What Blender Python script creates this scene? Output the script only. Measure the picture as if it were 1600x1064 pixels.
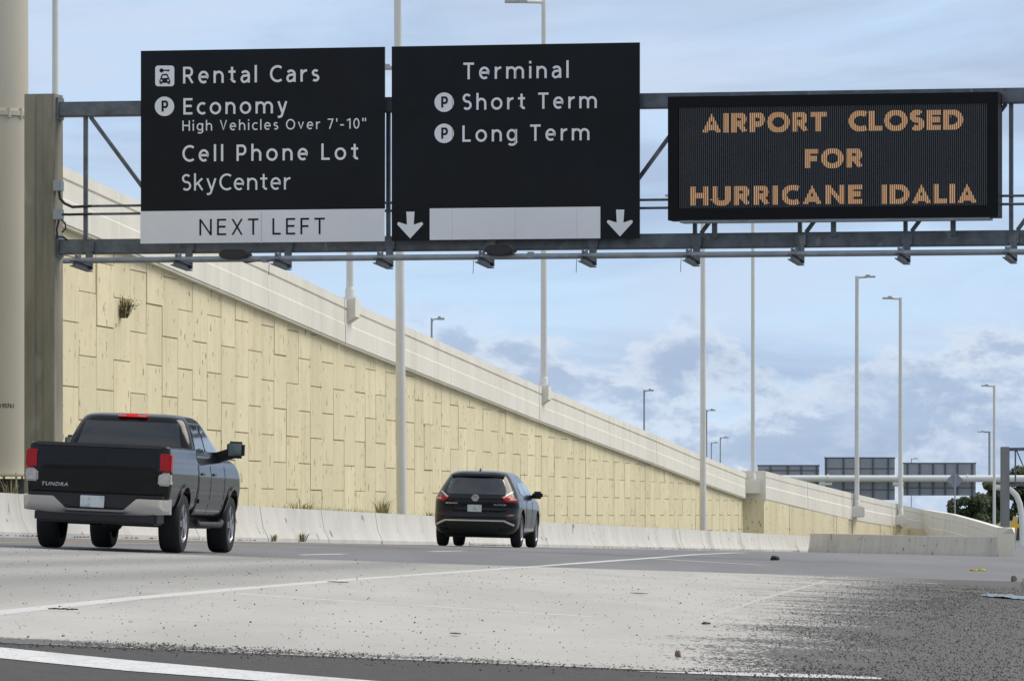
import bpy, bmesh, math, random
from mathutils import Vector, Matrix
from mathutils.bvhtree import BVHTree
from mathutils.geometry import delaunay_2d_cdt

for o in list(bpy.data.objects):
    bpy.data.objects.remove(o)
random.seed(7)
R = math.radians
scene = bpy.context.scene
COL = scene.collection

# ------------------------------------------------------------------ camera
# long telephoto, held about half a metre above the pavement; level body with
# vertical lens shift.  Photograph measurements are in 1600x1064 pixels.
F = 9500.0          # focal length in photograph pixels
HY = 803.0          # horizon row
cam_data = bpy.data.cameras.new('camera')
cam = bpy.data.objects.new('camera', cam_data)
COL.objects.link(cam)
cam.location = (0, 0, 0)
cam.rotation_euler = (R(90), 0, 0)
cam_data.sensor_width = 36
cam_data.lens = F / 1600 * 36
cam_data.shift_y = (HY - 532) / 1600
cam_data.clip_start = 0.5
cam_data.clip_end = 20000
scene.camera = cam

# ------------------------------------------------------------------ sun + sky
SUN_EL, SUN_AZ = R(52), R(68)       # azimuth measured from +Y (view) towards +X (right)
sun_dir = Vector((math.sin(SUN_AZ) * math.cos(SUN_EL), math.cos(SUN_AZ) * math.cos(SUN_EL), math.sin(SUN_EL)))
sd = bpy.data.lights.new('sun', 'SUN')
sd.energy = 2.05
sd.angle = R(36)
sd.color = (1.0, 0.92, 0.80)
sun = bpy.data.objects.new('sun', sd)
COL.objects.link(sun)
sun.rotation_euler = sun_dir.to_track_quat('Z', 'Y').to_euler()
sun.location = (60, 60, 90)

world = bpy.data.worlds.new('World')
scene.world = world
world.use_nodes = True
wt = world.node_tree
wt.nodes.clear()


class NT:
    """tiny node-tree helper"""
    def __init__(s, tree): s.t = tree
    def n(s, typ, **kw):
        nd = s.t.nodes.new(typ)
        for k, v in kw.items():
            if k.startswith('i_'):
                key = k[2:]
                key = int(key) if key.isdigit() else key.replace('_', ' ')
                nd.inputs[key].default_value = v
            else:
                setattr(nd, k, v)
        return nd
    def l(s, a, b): s.t.links.new(a, b)
    def math(s, op, a, b=None, clamp=False):
        nd = s.t.nodes.new('ShaderNodeMath'); nd.operation = op; nd.use_clamp = clamp
        for i, v in enumerate((a, b)):
            if v is None: continue
            if isinstance(v, (int, float)): nd.inputs[i].default_value = v
            else: s.l(v, nd.inputs[i])
        return nd.outputs[0]
    def mix(s, fac, a, b, mode='MIX'):
        nd = s.t.nodes.new('ShaderNodeMix'); nd.data_type = 'RGBA'; nd.blend_type = mode
        for sock, v in ((nd.inputs[0], fac), (nd.inputs[6], a), (nd.inputs[7], b)):
            if isinstance(v, (int, float)): sock.default_value = v
            elif isinstance(v, (tuple, list)): sock.default_value = (*v[:3], 1)
            else: s.l(v, sock)
        return nd.outputs[2]
    def ramp(s, fac, p0, p1):
        nd = s.t.nodes.new('ShaderNodeMapRange'); nd.interpolation_type = 'SMOOTHSTEP'
        s.l(fac, nd.inputs[0]); nd.inputs[1].default_value = p0; nd.inputs[2].default_value = p1
        return nd.outputs[0]
    def noise(s, vec, scale, detail=4, rough=0.55, vscale=None, dist=0.0, off=None):
        if vscale is not None or off is not None:
            mp = s.t.nodes.new('ShaderNodeMapping')
            s.l(vec, mp.inputs[0])
            if vscale is not None: mp.inputs[3].default_value = vscale
            if off is not None: mp.inputs[1].default_value = off
            vec = mp.outputs[0]
        nd = s.t.nodes.new('ShaderNodeTexNoise')
        s.l(vec, nd.inputs['Vector'])
        nd.inputs['Scale'].default_value = scale
        nd.inputs['Detail'].default_value = detail
        nd.inputs['Roughness'].default_value = rough
        nd.inputs['Distortion'].default_value = dist
        return nd.outputs[0]


SKY_STRENGTH = 0.13
w = NT(wt)
tc = w.n('ShaderNodeTexCoord')
gen = tc.outputs['Generated']
sky = w.n('ShaderNodeTexSky', sky_type='NISHITA', sun_disc=False, sun_elevation=SUN_EL, sun_rotation=SUN_AZ,
          altitude=5, air_density=1.2, dust_density=0.7, ozone_density=4.0)
sep = w.n('ShaderNodeSeparateXYZ'); w.l(gen, sep.inputs[0])
# sky looked up slightly above the true direction: the humid white rim at the horizon stays out
zz = w.math('ADD', w.math('MULTIPLY', w.math('ABSOLUTE', sep.outputs[2]), 0.86), 0.13)
cmb = w.n('ShaderNodeCombineXYZ')
w.l(sep.outputs[0], cmb.inputs[0]); w.l(sep.outputs[1], cmb.inputs[1]); w.l(zz, cmb.inputs[2])
w.l(cmb.outputs[0], sky.inputs[0])
K = 1 / SKY_STRENGTH
def kc(r, g, b): return (r * K, g * K, b * K)
# thin high veil everywhere, streaky
veil_n = w.noise(gen, 16, 5, 0.5, (1, 1, 4.5), 0.4, (3.1, 0, 0.2))
veil = w.math('ADD', w.math('MULTIPLY', w.ramp(veil_n, 0.34, 0.68), 0.45), 0.45)
c0 = w.mix(veil, sky.outputs[0], kc(0.45, 0.53, 0.655))
# soft grey-blue streaks of high cloud
st_n = w.noise(gen, 11, 6, 0.55, (1, 1, 5.0), 0.5, (7.3, 2.1, 0.4))
c0 = w.mix(w.math('MULTIPLY', w.ramp(st_n, 0.38, 0.66), 0.85), c0, kc(0.30, 0.385, 0.53))
# broken white cloud deck added mostly above the view to whiten the skylight
deck_n = w.noise(gen, 3.2, 7, 0.6, (1, 1, 1.6), 0.3, (1.7, 0.4, 0.9))
deck = w.math('MULTIPLY', w.ramp(deck_n, 0.30, 0.62), w.ramp(sep.outputs[2], 0.03, 0.30))
c1 = w.mix(w.math('MULTIPLY', deck, 0.8), c0, kc(0.62, 0.635, 0.65))
# cumulus bank: grey-blue bodies with paler tops, thickest low in the sky
edge_n = w.noise(gen, 38, 9, 0.62, (1, 1, 1.9), 0.25, (0.62, 0.3, 0.05))
low = w.math('SUBTRACT', 1.0, w.ramp(sep.outputs[2], 0.014, 0.036))
cov = w.math('ADD', edge_n, w.math('MULTIPLY', low, 0.23))
body = w.math('MULTIPLY', w.ramp(cov, 0.575, 0.70), w.math('SUBTRACT', 1.0, w.ramp(sep.outputs[2], 0.027, 0.037)))
tone_n = w.noise(gen, 55, 8, 0.62, (1, 1, 2.3), 0.3, (9.2, 4.3, 2.0))
tone = w.ramp(tone_n, 0.42, 0.66)
cl_col = w.mix(tone, kc(0.29, 0.365, 0.50), kc(0.46, 0.525, 0.63))
rim = w.math('MULTIPLY', w.ramp(cov, 0.565, 0.625), w.math('SUBTRACT', 1.0, w.ramp(cov, 0.625, 0.72)))
rim = w.math('MULTIPLY', rim, w.math('SUBTRACT', 1.0, w.ramp(sep.outputs[2], 0.027, 0.037)))
c2 = w.mix(w.math('MULTIPLY', body, 0.72), c1, cl_col)
c2 = w.mix(w.math('MULTIPLY', rim, 0.45), c2, kc(0.60, 0.645, 0.71))
puff_n = w.noise(gen, 60, 9, 0.6, (1, 1, 1.7), 0.3, (4.45, 8.1, 1.3))
puff = w.math('MULTIPLY', w.ramp(puff_n, 0.61, 0.68), w.math('SUBTRACT', 1.0, w.ramp(sep.outputs[2], 0.014, 0.032)))
c3 = w.mix(w.math('MULTIPLY', puff, 0.85), c2, kc(0.62, 0.655, 0.69))
bg = w.n('ShaderNodeBackground'); bg.inputs[1].default_value = SKY_STRENGTH
w.l(c3, bg.inputs[0])
wo = w.n('ShaderNodeOutputWorld'); w.l(bg.outputs[0], wo.inputs[0])

vs = scene.view_settings
vs.view_transform = 'Standard'; vs.look = 'None'; vs.gamma = 1; vs.exposure = 0.42
vs.use_curve_mapping = False

# ------------------------------------------------------------------ helpers
def put(o, label=None, cat=None, group=None, kind=None):
    if label: o['label'] = label
    if cat: o['category'] = cat
    if group: o['group'] = group
    if kind: o['kind'] = kind
    return o

def thing(name, label, cat, loc=(0, 0, 0), rz=0.0, group=None):
    o = bpy.data.objects.new(name, None)
    COL.objects.link(o)
    o.empty_display_size = 0.3
    o.location = loc
    o.rotation_euler = (0, 0, rz)
    return put(o, label, cat, group)

def obj(name, me, mat=None, parent=None):
    o = bpy.data.objects.new(name, me)
    COL.objects.link(o)
    if mat is not None and len(me.materials) == 0: me.materials.append(mat)
    if parent is not None: o.parent = parent
    return o

def copy_tree(o, parent=None):
    c = o.copy(); COL.objects.link(c)
    c.parent = parent
    for ch in o.children: copy_tree(ch, c)
    return c


class MB:
    """collects simple shapes, then links them as ONE mesh object"""
    def __init__(s): s.v, s.f = [], []
    def add(s, vs_, fs):
        b = len(s.v)
        s.v += [tuple(p) for p in vs_]
        s.f += [tuple(b + i for i in f) for f in fs]
        return s
    def box(s, c, d, rot=None):
        hx, hy, hz = d[0] / 2, d[1] / 2, d[2] / 2
        ps = [Vector((x, y, z)) for z in (-hz, hz) for y in (-hy, hy) for x in (-hx, hx)]
        if rot is not None: ps = [rot @ p for p in ps]
        c = Vector(c)
        return s.add([p + c for p in ps], [(0, 2, 3, 1), (4, 5, 7, 6), (0, 1, 5, 4), (2, 6, 7, 3), (0, 4, 6, 2), (1, 3, 7, 5)])
    def box2(s, a, b):
        return s.box([(a[i] + b[i]) / 2 for i in range(3)], [abs(b[i] - a[i]) for i in range(3)])
    def bar(s, p0, p1, wd, ht, up=(0, 0, 1)):
        p0, p1 = Vector(p0), Vector(p1); d = p1 - p0
        t = d.normalized(); up = Vector(up)
        sx = t.cross(up)
        if sx.length < 1e-5: sx = t.cross(Vector((0, 1, 0)))
        sx.normalize(); sz = sx.cross(t).normalized()
        q = []
        for p in (p0, p1):
            for a, b in ((-1, -1), (1, -1), (1, 1), (-1, 1)):
                q.append(p + sx * a * wd / 2 + sz * b * ht / 2)
        return s.add(q, [(0, 1, 2, 3), (7, 6, 5, 4), (0, 4, 5, 1), (1, 5, 6, 2), (2, 6, 7, 3), (3, 7, 4, 0)])
    def tube(s, pts, rad, n=10, cap=True):
        pts = [Vector(p) for p in pts]
        rads = rad if isinstance(rad, (list, tuple)) else [rad] * len(pts)
        rings = []
        prev = None
        for i, p in enumerate(pts):
            t = (pts[min(i + 1, len(pts) - 1)] - pts[max(i - 1, 0)]).normalized()
            a = prev if prev is not None else (Vector((1, 0, 0)) if abs(t.x) < 0.9 else Vector((0, 0, 1)))
            a = (a - t * a.dot(t)).normalized(); prev = a
            b = t.cross(a)
            rings.append([p + (a * math.cos(2 * math.pi * k / n) + b * math.sin(2 * math.pi * k / n)) * rads[i] for k in range(n)])
        vs_ = [p for r in rings for p in r]
        fs = []
        for i in range(len(pts) - 1):
            for k in range(n):
                fs.append((i * n + k, i * n + (k + 1) % n, (i + 1) * n + (k + 1) % n, (i + 1) * n + k))
        if cap:
            fs.append(tuple(range(n - 1, -1, -1))); e = (len(pts) - 1) * n
            fs.append(tuple(e + k for k in range(n)))
        return s.add(vs_, fs)
    def lathe(s, prof, n=24, axis='z', c=(0, 0, 0)):
        """prof: list of (radius, height along the axis)"""
        vs_, fs = [], []
        for r, h in prof:
            for k in range(n):
                a = 2 * math.pi * k / n
                x, y = r * math.cos(a), r * math.sin(a)
                p = (x, y, h) if axis == 'z' else ((h, x, y) if axis == 'x' else (y, h, x))
                vs_.append((p[0] + c[0], p[1] + c[1], p[2] + c[2]))
        m = len(prof)
        for i in range(m - 1):
            for k in range(n):
                fs.append((i * n + k, i * n + (k + 1) % n, (i + 1) * n + (k + 1) % n, (i + 1) * n + k))
        if prof[0][0] > 1e-4: fs.append(tuple(range(n - 1, -1, -1)))
        if prof[-1][0] > 1e-4: fs.append(tuple((m - 1) * n + k for k in range(n)))
        return s.add(vs_, fs)
    def sweep(s, path, prof, caps=True):
        """prof: list of (offset, height) closed; path: list of (point, normal2d, zbase)"""
        n = len(prof); vs_, fs = [], []
        for (p, nrm, zb) in path:
            hs = zb if isinstance(zb, (list, tuple)) else None
            for j, (o_, h) in enumerate(prof):
                z = (hs[0] + (hs[1] - hs[0]) * h) if hs else zb + h
                vs_.append((p[0] + nrm[0] * o_, p[1] + nrm[1] * o_, z))
        for i in range(len(path) - 1):
            for j in range(n):
                fs.append((i * n + j, i * n + (j + 1) % n, (i + 1) * n + (j + 1) % n, (i + 1) * n + j))
        if caps:
            fs.append(tuple(range(n - 1, -1, -1))); e = (len(path) - 1) * n
            fs.append(tuple(e + k for k in range(n)))
        return s.add(vs_, fs)
    def mesh(s, name, smooth=None):
        me = bpy.data.meshes.new(name)
        me.from_pydata(s.v, [], s.f)
        bm = bmesh.new(); bm.from_mesh(me)
        bmesh.ops.recalc_face_normals(bm, faces=bm.faces)
        bm.to_mesh(me); bm.free()
        if smooth is not None:
            for p in me.polygons: p.use_smooth = True
            me.set_sharp_from_angle(angle=R(smooth))
        return me
    def build(s, name, mat, parent=None, smooth=None, bevel=0.0):
        me = s.mesh(name, smooth)
        if bevel:
            bm = bmesh.new(); bm.from_mesh(me)
            bmesh.ops.bevel(bm, geom=list(bm.edges), offset=bevel, segments=2, affect='EDGES', clamp_overlap=True)
            bm.to_mesh(me); bm.free()
            for p in me.polygons: p.use_smooth = True
            me.set_sharp_from_angle(angle=R(40))
        return obj(name, me, mat, parent)


# ------------------------------------------------------------------ materials
MATS = {}
def mat(name, base, rough=0.7, metal=0.0, var=0.12, scale=2.0, vscale=(1, 1, 1), bump=0.0, bscale=40.0,
        spec=0.5, coat=0.0, emit=None, estr=0.0, tint=None, tint_amt=0.0, tscale=0.6, tv=(1, 1, 1), obj_co=False,
        speck=None, speck_amt=0.0, speck_scale=60.0, speck_v=(1, 1, 1), speck_t=(0.66, 0.72), piece=0.0):
    m = bpy.data.materials.new(name); m.use_nodes = True
    nt = NT(m.node_tree); m.node_tree.nodes.clear()
    out = nt.n('ShaderNodeOutputMaterial'); b = nt.n('ShaderNodeBsdfPrincipled')
    nt.l(b.outputs[0], out.inputs[0])
    co = nt.n('ShaderNodeTexCoord').outputs['Object'] if obj_co else nt.n('ShaderNodeNewGeometry').outputs['Position']
    n1 = nt.noise(co, scale, 6, 0.6, vscale)
    lo = tuple(c * (1 - var) for c in base); hi = tuple(min(1, c * (1 + var)) for c in base)
    c = nt.mix(nt.ramp(n1, 0.25, 0.75), lo, hi)
    if piece:
        oi = nt.n('ShaderNodeObjectInfo')
        c = nt.mix(nt.math('MULTIPLY', oi.outputs['Random'], piece), c, tuple(q * 0.72 for q in base))
        nbl = nt.noise(co, 2.6, 5, 0.65, (1, 0.5, 0.8), 0.2, (4, 9, 6))
        c = nt.mix(nt.math('MULTIPLY', nt.ramp(nbl, 0.5, 0.75), piece * 1.1), c, tuple(q * 0.70 for q in base))
    if tint:
        n2 = nt.noise(co, tscale, 7, 0.65, tv, 0.2, (5, 3, 1))
        c = nt.mix(nt.math('MULTIPLY', nt.ramp(n2, 0.48, 0.72), tint_amt), c, tint)
    if speck:
        n3 = nt.noise(co, speck_scale, 2, 0.5, speck_v, 0, (1, 7, 2))
        c = nt.mix(nt.math('MULTIPLY', nt.ramp(n3, *speck_t), speck_amt), c, speck)
    nt.l(c, b.inputs['Base Color'])
    nr = nt.math('ADD', nt.math('MULTIPLY', n1, 0.16), rough - 0.08)
    nt.l(nr, b.inputs['Roughness'])
    b.inputs['Metallic'].default_value = metal
    b.inputs['Specular IOR Level'].default_value = spec
    b.inputs['Coat Weight'].default_value = coat
    b.inputs['Coat Roughness'].default_value = 0.04
    if emit:
        b.inputs['Emission Color'].default_value = (*emit, 1); b.inputs['Emission Strength'].default_value = estr
    if bump:
        nb = nt.noise(co, bscale, 3, 0.6)
        bp = nt.n('ShaderNodeBump'); bp.inputs['Strength'].default_value = bump; bp.inputs['Distance'].default_value = 0.01
        nt.l(nb, bp.inputs['Height']); nt.l(bp.outputs[0], b.inputs['Normal'])
    MATS[name] = m
    return m

M_asphalt_far = mat('asphalt_worn_sheen', (0.165, 0.163, 0.168), 0.75, var=0.14, scale=0.5, vscale=(1, 0.12, 1), tint=(0.115, 0.114, 0.116), tint_amt=0.6, tscale=0.35, tv=(1, 0.08, 1), bump=0.15, bscale=60, speck=(0.22, 0.22, 0.22), speck_amt=0.4, speck_scale=25)  # aged tone, lightened further to carry the grazing sheen in the colour
M_asphalt_near = mat('asphalt_coarse', (0.052, 0.048, 0.045), 0.9, var=0.25, scale=14, vscale=(1, 0.45, 1), tint=(0.06, 0.055, 0.05), tint_amt=0.5, tscale=2.5, tv=(1, 0.3, 1), bump=0.6, bscale=110, speck=(0.12, 0.112, 0.105), speck_amt=0.4, speck_scale=90, speck_v=(1, 0.35, 1), speck_t=(0.56, 0.68))
M_concrete_road = mat('concrete_pavement', (0.41, 0.39, 0.36), 0.8, var=0.07, scale=1.2, vscale=(1, 0.12, 1), tint=(0.27, 0.255, 0.235), tint_amt=0.55, tscale=0.42, tv=(1.3, 0.06, 1), bump=0.2, bscale=90, speck=(0.2, 0.19, 0.18), speck_amt=0.35, speck_scale=45, speck_v=(1, 0.3, 1), speck_t=(0.62, 0.7))
M_terrain = mat('dry_grass_ground', (0.12, 0.13, 0.07), 0.95, var=0.3, scale=0.4)
M_paint_white = mat('road_paint_white', (0.60, 0.60, 0.59), 0.6, var=0.1, scale=9, tint=(0.42, 0.41, 0.39), tint_amt=0.75, tscale=2.2, tv=(1, 0.25, 1), speck=(0.12, 0.12, 0.12), speck_amt=0.75, speck_scale=55, speck_v=(1, 0.4, 1), speck_t=(0.60, 0.68))
M_paint_aged = mat('road_paint_aged', (0.53, 0.52, 0.50), 0.7, var=0.08, scale=9, tint=(0.40, 0.39, 0.36), tint_amt=0.8, tscale=1.6, tv=(1, 0.2, 1))
M_paint_worn = mat('road_paint_worn', (0.56, 0.55, 0.53), 0.7, var=0.1, scale=9, tint=(0.43, 0.415, 0.39), tint_amt=0.9, tscale=2.0, tv=(1, 0.25, 1))
M_paint_yellow = mat('road_paint_yellow', (0.60, 0.36, 0.07), 0.6, var=0.15, scale=5)
M_grit = mat('road_grit', (0.060, 0.055, 0.050), 0.9, var=0.4, scale=70)
M_barrier = mat('barrier_concrete', (0.56, 0.545, 0.50), 0.85, var=0.08, scale=1.0, vscale=(1, 1, 0.5), tint=(0.34, 0.33, 0.30), tint_amt=0.5, tscale=0.5, tv=(1, 0.5, 0.5), speck=(0.08, 0.07, 0.06), speck_amt=0.7, speck_scale=3.4, speck_v=(1, 0.5, 0.8), speck_t=(0.65, 0.73), bump=0.15)
M_wall = mat('cream_panel_concrete', (0.76, 0.68, 0.455), 0.85, var=0.06, scale=0.8, vscale=(1, 1, 0.4), tint=(0.58, 0.49, 0.29), tint_amt=0.65, tscale=1.3, tv=(1, 1, 0.14), speck=(0.17, 0.125, 0.05), speck_amt=0.8, speck_scale=7.0, speck_v=(1, 0.6, 0.42), speck_t=(0.655, 0.72), bump=0.7, bscale=18, piece=0.36)
M_wall_back = mat('wall_backing', (0.33, 0.27, 0.17), 0.9, var=0.1)
M_coping = mat('parapet_concrete', (0.74, 0.71, 0.63), 0.8, var=0.05, scale=0.6, vscale=(1, 1, 0.5), tint=(0.58, 0.55, 0.465), tint_amt=0.5, tscale=0.8, tv=(1, 1, 0.2), bump=0.1)
M_mast = mat('mast_painted_steel', (0.50, 0.46, 0.37), 0.55, var=0.06, scale=0.6, vscale=(1, 1, 0.3), tint=(0.42, 0.39, 0.32), tint_amt=0.4, tscale=1, tv=(1, 1, 0.2))
M_column = mat('column_concrete', (0.25, 0.235, 0.185), 0.9, var=0.16, scale=2.0, vscale=(1, 1, 0.25), tint=(0.13, 0.12, 0.092), tint_amt=0.75, tscale=1.6, tv=(1, 1, 0.12), speck=(0.36, 0.34, 0.29), speck_amt=0.5, speck_scale=3.0, speck_v=(1, 1, 0.35), speck_t=(0.60, 0.72), bump=0.2, bscale=30)
M_steel = mat('galvanized_steel', (0.125, 0.143, 0.165), 0.5, 0.35, var=0.3, scale=3.5, tint=(0.085, 0.085, 0.085), tint_amt=0.8, tscale=2.6, speck=(0.30, 0.31, 0.31), speck_amt=0.5, speck_scale=4.5, speck_v=(1, 1, 0.4), speck_t=(0.64, 0.72))
M_steel_light = mat('galvanized_pipe', (0.26, 0.285, 0.31), 0.45, 0.4, var=0.18, scale=3)
M_dark = mat('dark_housing', (0.018, 0.019, 0.022), 0.5, var=0.2, scale=5)
M_cable = mat('black_cable', (0.02, 0.02, 0.022), 0.5)
M_box = mat('grey_enclosure', (0.30, 0.33, 0.35), 0.5, 0.2, var=0.1)
M_sign_black = mat('sign_black_sheeting', (0.0085, 0.0105, 0.014), 0.5, var=0.25, scale=0.8, tint=(0.011, 0.010, 0.010), tint_amt=0.5, tscale=0.5, spec=0.18)
M_sign_white = mat('sign_white_sheeting', (0.80, 0.81, 0.84), 0.45, var=0.03, scale=0.8, tint=(0.72, 0.74, 0.78), tint_amt=0.5, tscale=0.7)
M_seam = mat('panel_seam', (0.004, 0.005, 0.006), 0.6)
M_vms_frame = mat('message_board_frame', (0.006, 0.007, 0.009), 0.55, var=0.2, spec=0.15)
M_vms_face = mat('message_board_face', (0.012, 0.014, 0.017), 0.5, var=0.15)
M_vms_fin = mat('message_board_louvre', (0.075, 0.085, 0.098), 0.5, var=0.1)
M_led = mat('amber_led', (0.55, 0.28, 0.10), 0.6, emit=(1.0, 0.57, 0.29), estr=0.30, var=0.1, scale=12)
M_pole = mat('pole_pale_metal', (0.70, 0.685, 0.64), 0.5, 0.1, var=0.05, scale=1)
M_pole_grey = mat('pole_grey_metal', (0.36, 0.38, 0.40), 0.5, 0.2, var=0.06, scale=1)
M_lamp = mat('luminaire_metal', (0.42, 0.43, 0.43), 0.5, 0.2)
M_tube_white = mat('white_tube', (0.74, 0.74, 0.71), 0.4, var=0.04)
M_signback = mat('sign_back_aluminium', (0.29, 0.31, 0.35), 0.55, 0.25, var=0.12, scale=0.6)
M_signrib = mat('sign_rib', (0.10, 0.105, 0.12), 0.55, 0.2)
M_leaf = mat('tree_leaf', (0.05, 0.07, 0.026), 0.7, var=0.45, scale=0.7)
M_leaf2 = mat('tree_leaf_light', (0.07, 0.095, 0.032), 0.7, var=0.4, scale=0.7)
M_bark = mat('bark', (0.10, 0.08, 0.06), 0.9)
M_weed = mat('weed_green', (0.26, 0.27, 0.08), 0.8, var=0.4, scale=6)
M_straw = mat('dry_weed', (0.44, 0.37, 0.18), 0.9, var=0.3, scale=6)
M_weed_dark = mat('shrub_dark', (0.07, 0.075, 0.03), 0.85, var=0.4, scale=8)
M_paint = mat('black_car_paint', (0.004, 0.0042, 0.005), 0.22, 0.0, var=0.2, scale=2, spec=0.12, coat=0.45)
M_glass = mat('tinted_glass', (0.012, 0.014, 0.017), 0.09, 0.0, var=0.1, spec=0.6, coat=0.6)
M_glass_light = mat('tinted_glass_lighter', (0.03, 0.036, 0.042), 0.1, 0.0, var=0.1, spec=0.7, coat=0.8)
M_chrome = mat('chrome', (0.86, 0.85, 0.83), 0.22, 1.0, var=0.05)
M_black_plastic = mat('black_plastic', (0.014, 0.014, 0.015), 0.6, var=0.2, scale=6)
M_tyre = mat('tyre_rubber', (0.012, 0.012, 0.013), 0.85, var=0.25, scale=10)
M_rim = mat('alloy_rim', (0.42, 0.42, 0.43), 0.3, 0.9, var=0.1)
M_red = mat('tail_light_red', (0.42, 0.006, 0.012), 0.3, var=0.15, scale=9, coat=0.15, spec=0.25)
M_redlit = mat('brake_light_red', (0.5, 0.01, 0.015), 0.25, emit=(1.0, 0.03, 0.03), estr=0.35)
M_clear = mat('tail_light_clear', (0.48, 0.45, 0.40), 0.25, var=0.2, scale=14, coat=0.6)
M_plate = mat('licence_plate', (0.62, 0.66, 0.64), 0.5, var=0.05, tint=(0.16, 0.26, 0.30), tint_amt=0.85, tscale=9, tv=(1, 1, 0.8))
M_yellow_sign = mat('yellow_sign', (0.75, 0.42, 0.02), 0.5)
M_tarp = mat('blue_grey_film', (0.15, 0.20, 0.24), 0.45, var=0.3, scale=6, tint=(0.06, 0.07, 0.08), tint_amt=0.7, tscale=5, spec=0.6)
M_litter_o = mat('litter_orange', (0.75, 0.20, 0.06), 0.6, var=0.3, scale=20)
M_litter_y = mat('litter_yellow', (0.62, 0.55, 0.05), 0.6, var=0.3, scale=20)
M_litter_g = mat('litter_green', (0.30, 0.42, 0.05), 0.6, var=0.3, scale=20)
M_wood = mat('weathered_wood', (0.10, 0.085, 0.07), 0.9, var=0.3, scale=20)
M_rust = mat('rust_brown_clay', (0.15, 0.105, 0.075), 0.9, var=0.3, scale=20)
M_cream = mat('pale_plastic', (0.60, 0.58, 0.50), 0.5, var=0.1, scale=10)

# ------------------------------------------------------------------ the lie of the land
BM = 0.125                                  # the road runs 0.125 m right for every metre forward
BX0, WX0 = -23.5, -28.0                     # barrier face line and wall face line
def barrier_x(y): return BX0 + BM * y
def wall_x(y): return WX0 + BM * y
def road_profile(y):                        # height of the barrier foot along the road
    if y < 330: return 0.462 - 0.0077 * y
    z0 = 0.462 - 0.0077 * 330
    t = min((y - 330) / 170, 1)
    return z0 - 0.0077 * 170 * (t - t * t / 2)
def cross(y):
    if y < 84: return 0.043
    if y < 136: return 0.043 - (y - 84) * (0.019 / 52)
    return 0.024
def zg(x, y):
    L = x - barrier_x(y)
    k = cross(y)
    if L < 0: return road_profile(y)
    if L > 40: L = 40 + (L - 40) * 0.2
    if y > 330: k *= max(0.0, 1 - (y - 330) / 170)
    return road_profile(y) - k * L

def ray(px, py): return (px - 800) / F, (HY - py) / F
def PT(px, py, d):
    a, b = ray(px, py)
    return Vector((a * d, d, b * d))
def gnd(px, py, lift=0.0):
    a, b = ray(px, py)
    lo, hi = 4.0, 4.0
    while hi < 900 and b * hi > zg(a * hi, hi): lo = hi; hi += 2
    for _ in range(40):
        m = (lo + hi) / 2
        if b * m > zg(a * m, m): lo = m
        else: hi = m
    return Vector((a * lo, lo, zg(a * lo, lo) + lift))
def wall_y(px, x0): return -x0 / (BM - (px - 800) / F)      # distance where a line x0+BM*y is met by column px

def sheet(name, ys, xs_of_y, lift, material, parent=None, nx=8):
    """height-field sheet: rows at ys, each row spanning xs_of_y(y) = (x0, x1)"""
    m = MB(); n = nx + 1
    vs_ = []
    for y in ys:
        x0, x1 = xs_of_y(y)
        for i in range(n):
            x = x0 + (x1 - x0) * i / nx
            vs_.append((x, y, zg(x, y) + lift))
    fs = [(r * n + i, r * n + i + 1, (r + 1) * n + i + 1, (r + 1) * n + i) for r in range(len(ys) - 1) for i in range(nx)]
    m.add(vs_, fs)
    return m.build(name, material, parent, smooth=60)

def frange(a, b, st):
    out = []; x = a
    while x < b - 1e-6: out.append(x); x += st
    out.append(b); return out

# ================================================================== SETTING
ys_all = sorted(set(frange(-30, 84, 3) + frange(84, 136, 4) + frange(136, 330, 6) + frange(330, 500, 10) + [700, 1000, 1600, 3000, 6000]))
# terrain, to the horizon
tm = MB()
xs = [-6000, -2500, -900, -300, -120, -70, -45, -30, -20, -12, -6, 0, 6, 12, 20, 30, 45, 70, 110, 200, 400, 900, 2500, 6000]
tv = []
for y in [-3000, -400, -100] + ys_all:
    for x in xs:
        yy = max(y, -30)
        tv.append((x, y, zg(max(min(x, 110), -70), yy) - 0.06))
nx_ = len(xs); ny_ = len(ys_all) + 3
tm.add(tv, [(r * nx_ + i, r * nx_ + i + 1, (r + 1) * nx_ + i + 1, (r + 1) * nx_ + i) for r in range(ny_ - 1) for i in range(nx_ - 1)])
put(tm.build('ground', M_terrain), kind='structure')

road = sheet('road', [y for y in ys_all if y <= 700], lambda y: (barrier_x(y) - 0.9, barrier_x(y) + 60), 0.0, M_asphalt_far, nx=14)
put(road, kind='structure')

# concrete pavement slab: crosses the view from ~22 m to ~82 m
fe = [gnd(px, py) for px, py in ((0, 855.5), (400, 868), (800, 882), (1200, 897), (1500, 906))]
ne = [gnd(px, py) for px, py in ((0, 1005), (400, 1027), (800, 1042), (1200, 1055))]
FAR_Y = sum(p.y for p in fe) / len(fe); NEAR_Y = sum(p.y for p in ne) / len(ne)
print('concrete far/near', [round(p.y, 1) for p in fe], [round(p.y, 1) for p in ne])
def lin(p, q):
    return lambda x: p.y + (q.y - p.y) * (x - p.x) / (q.x - p.x)
far_line = lin(fe[0], fe[3]); near_line = lin(ne[0], ne[3])
CL = -16.0
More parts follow.
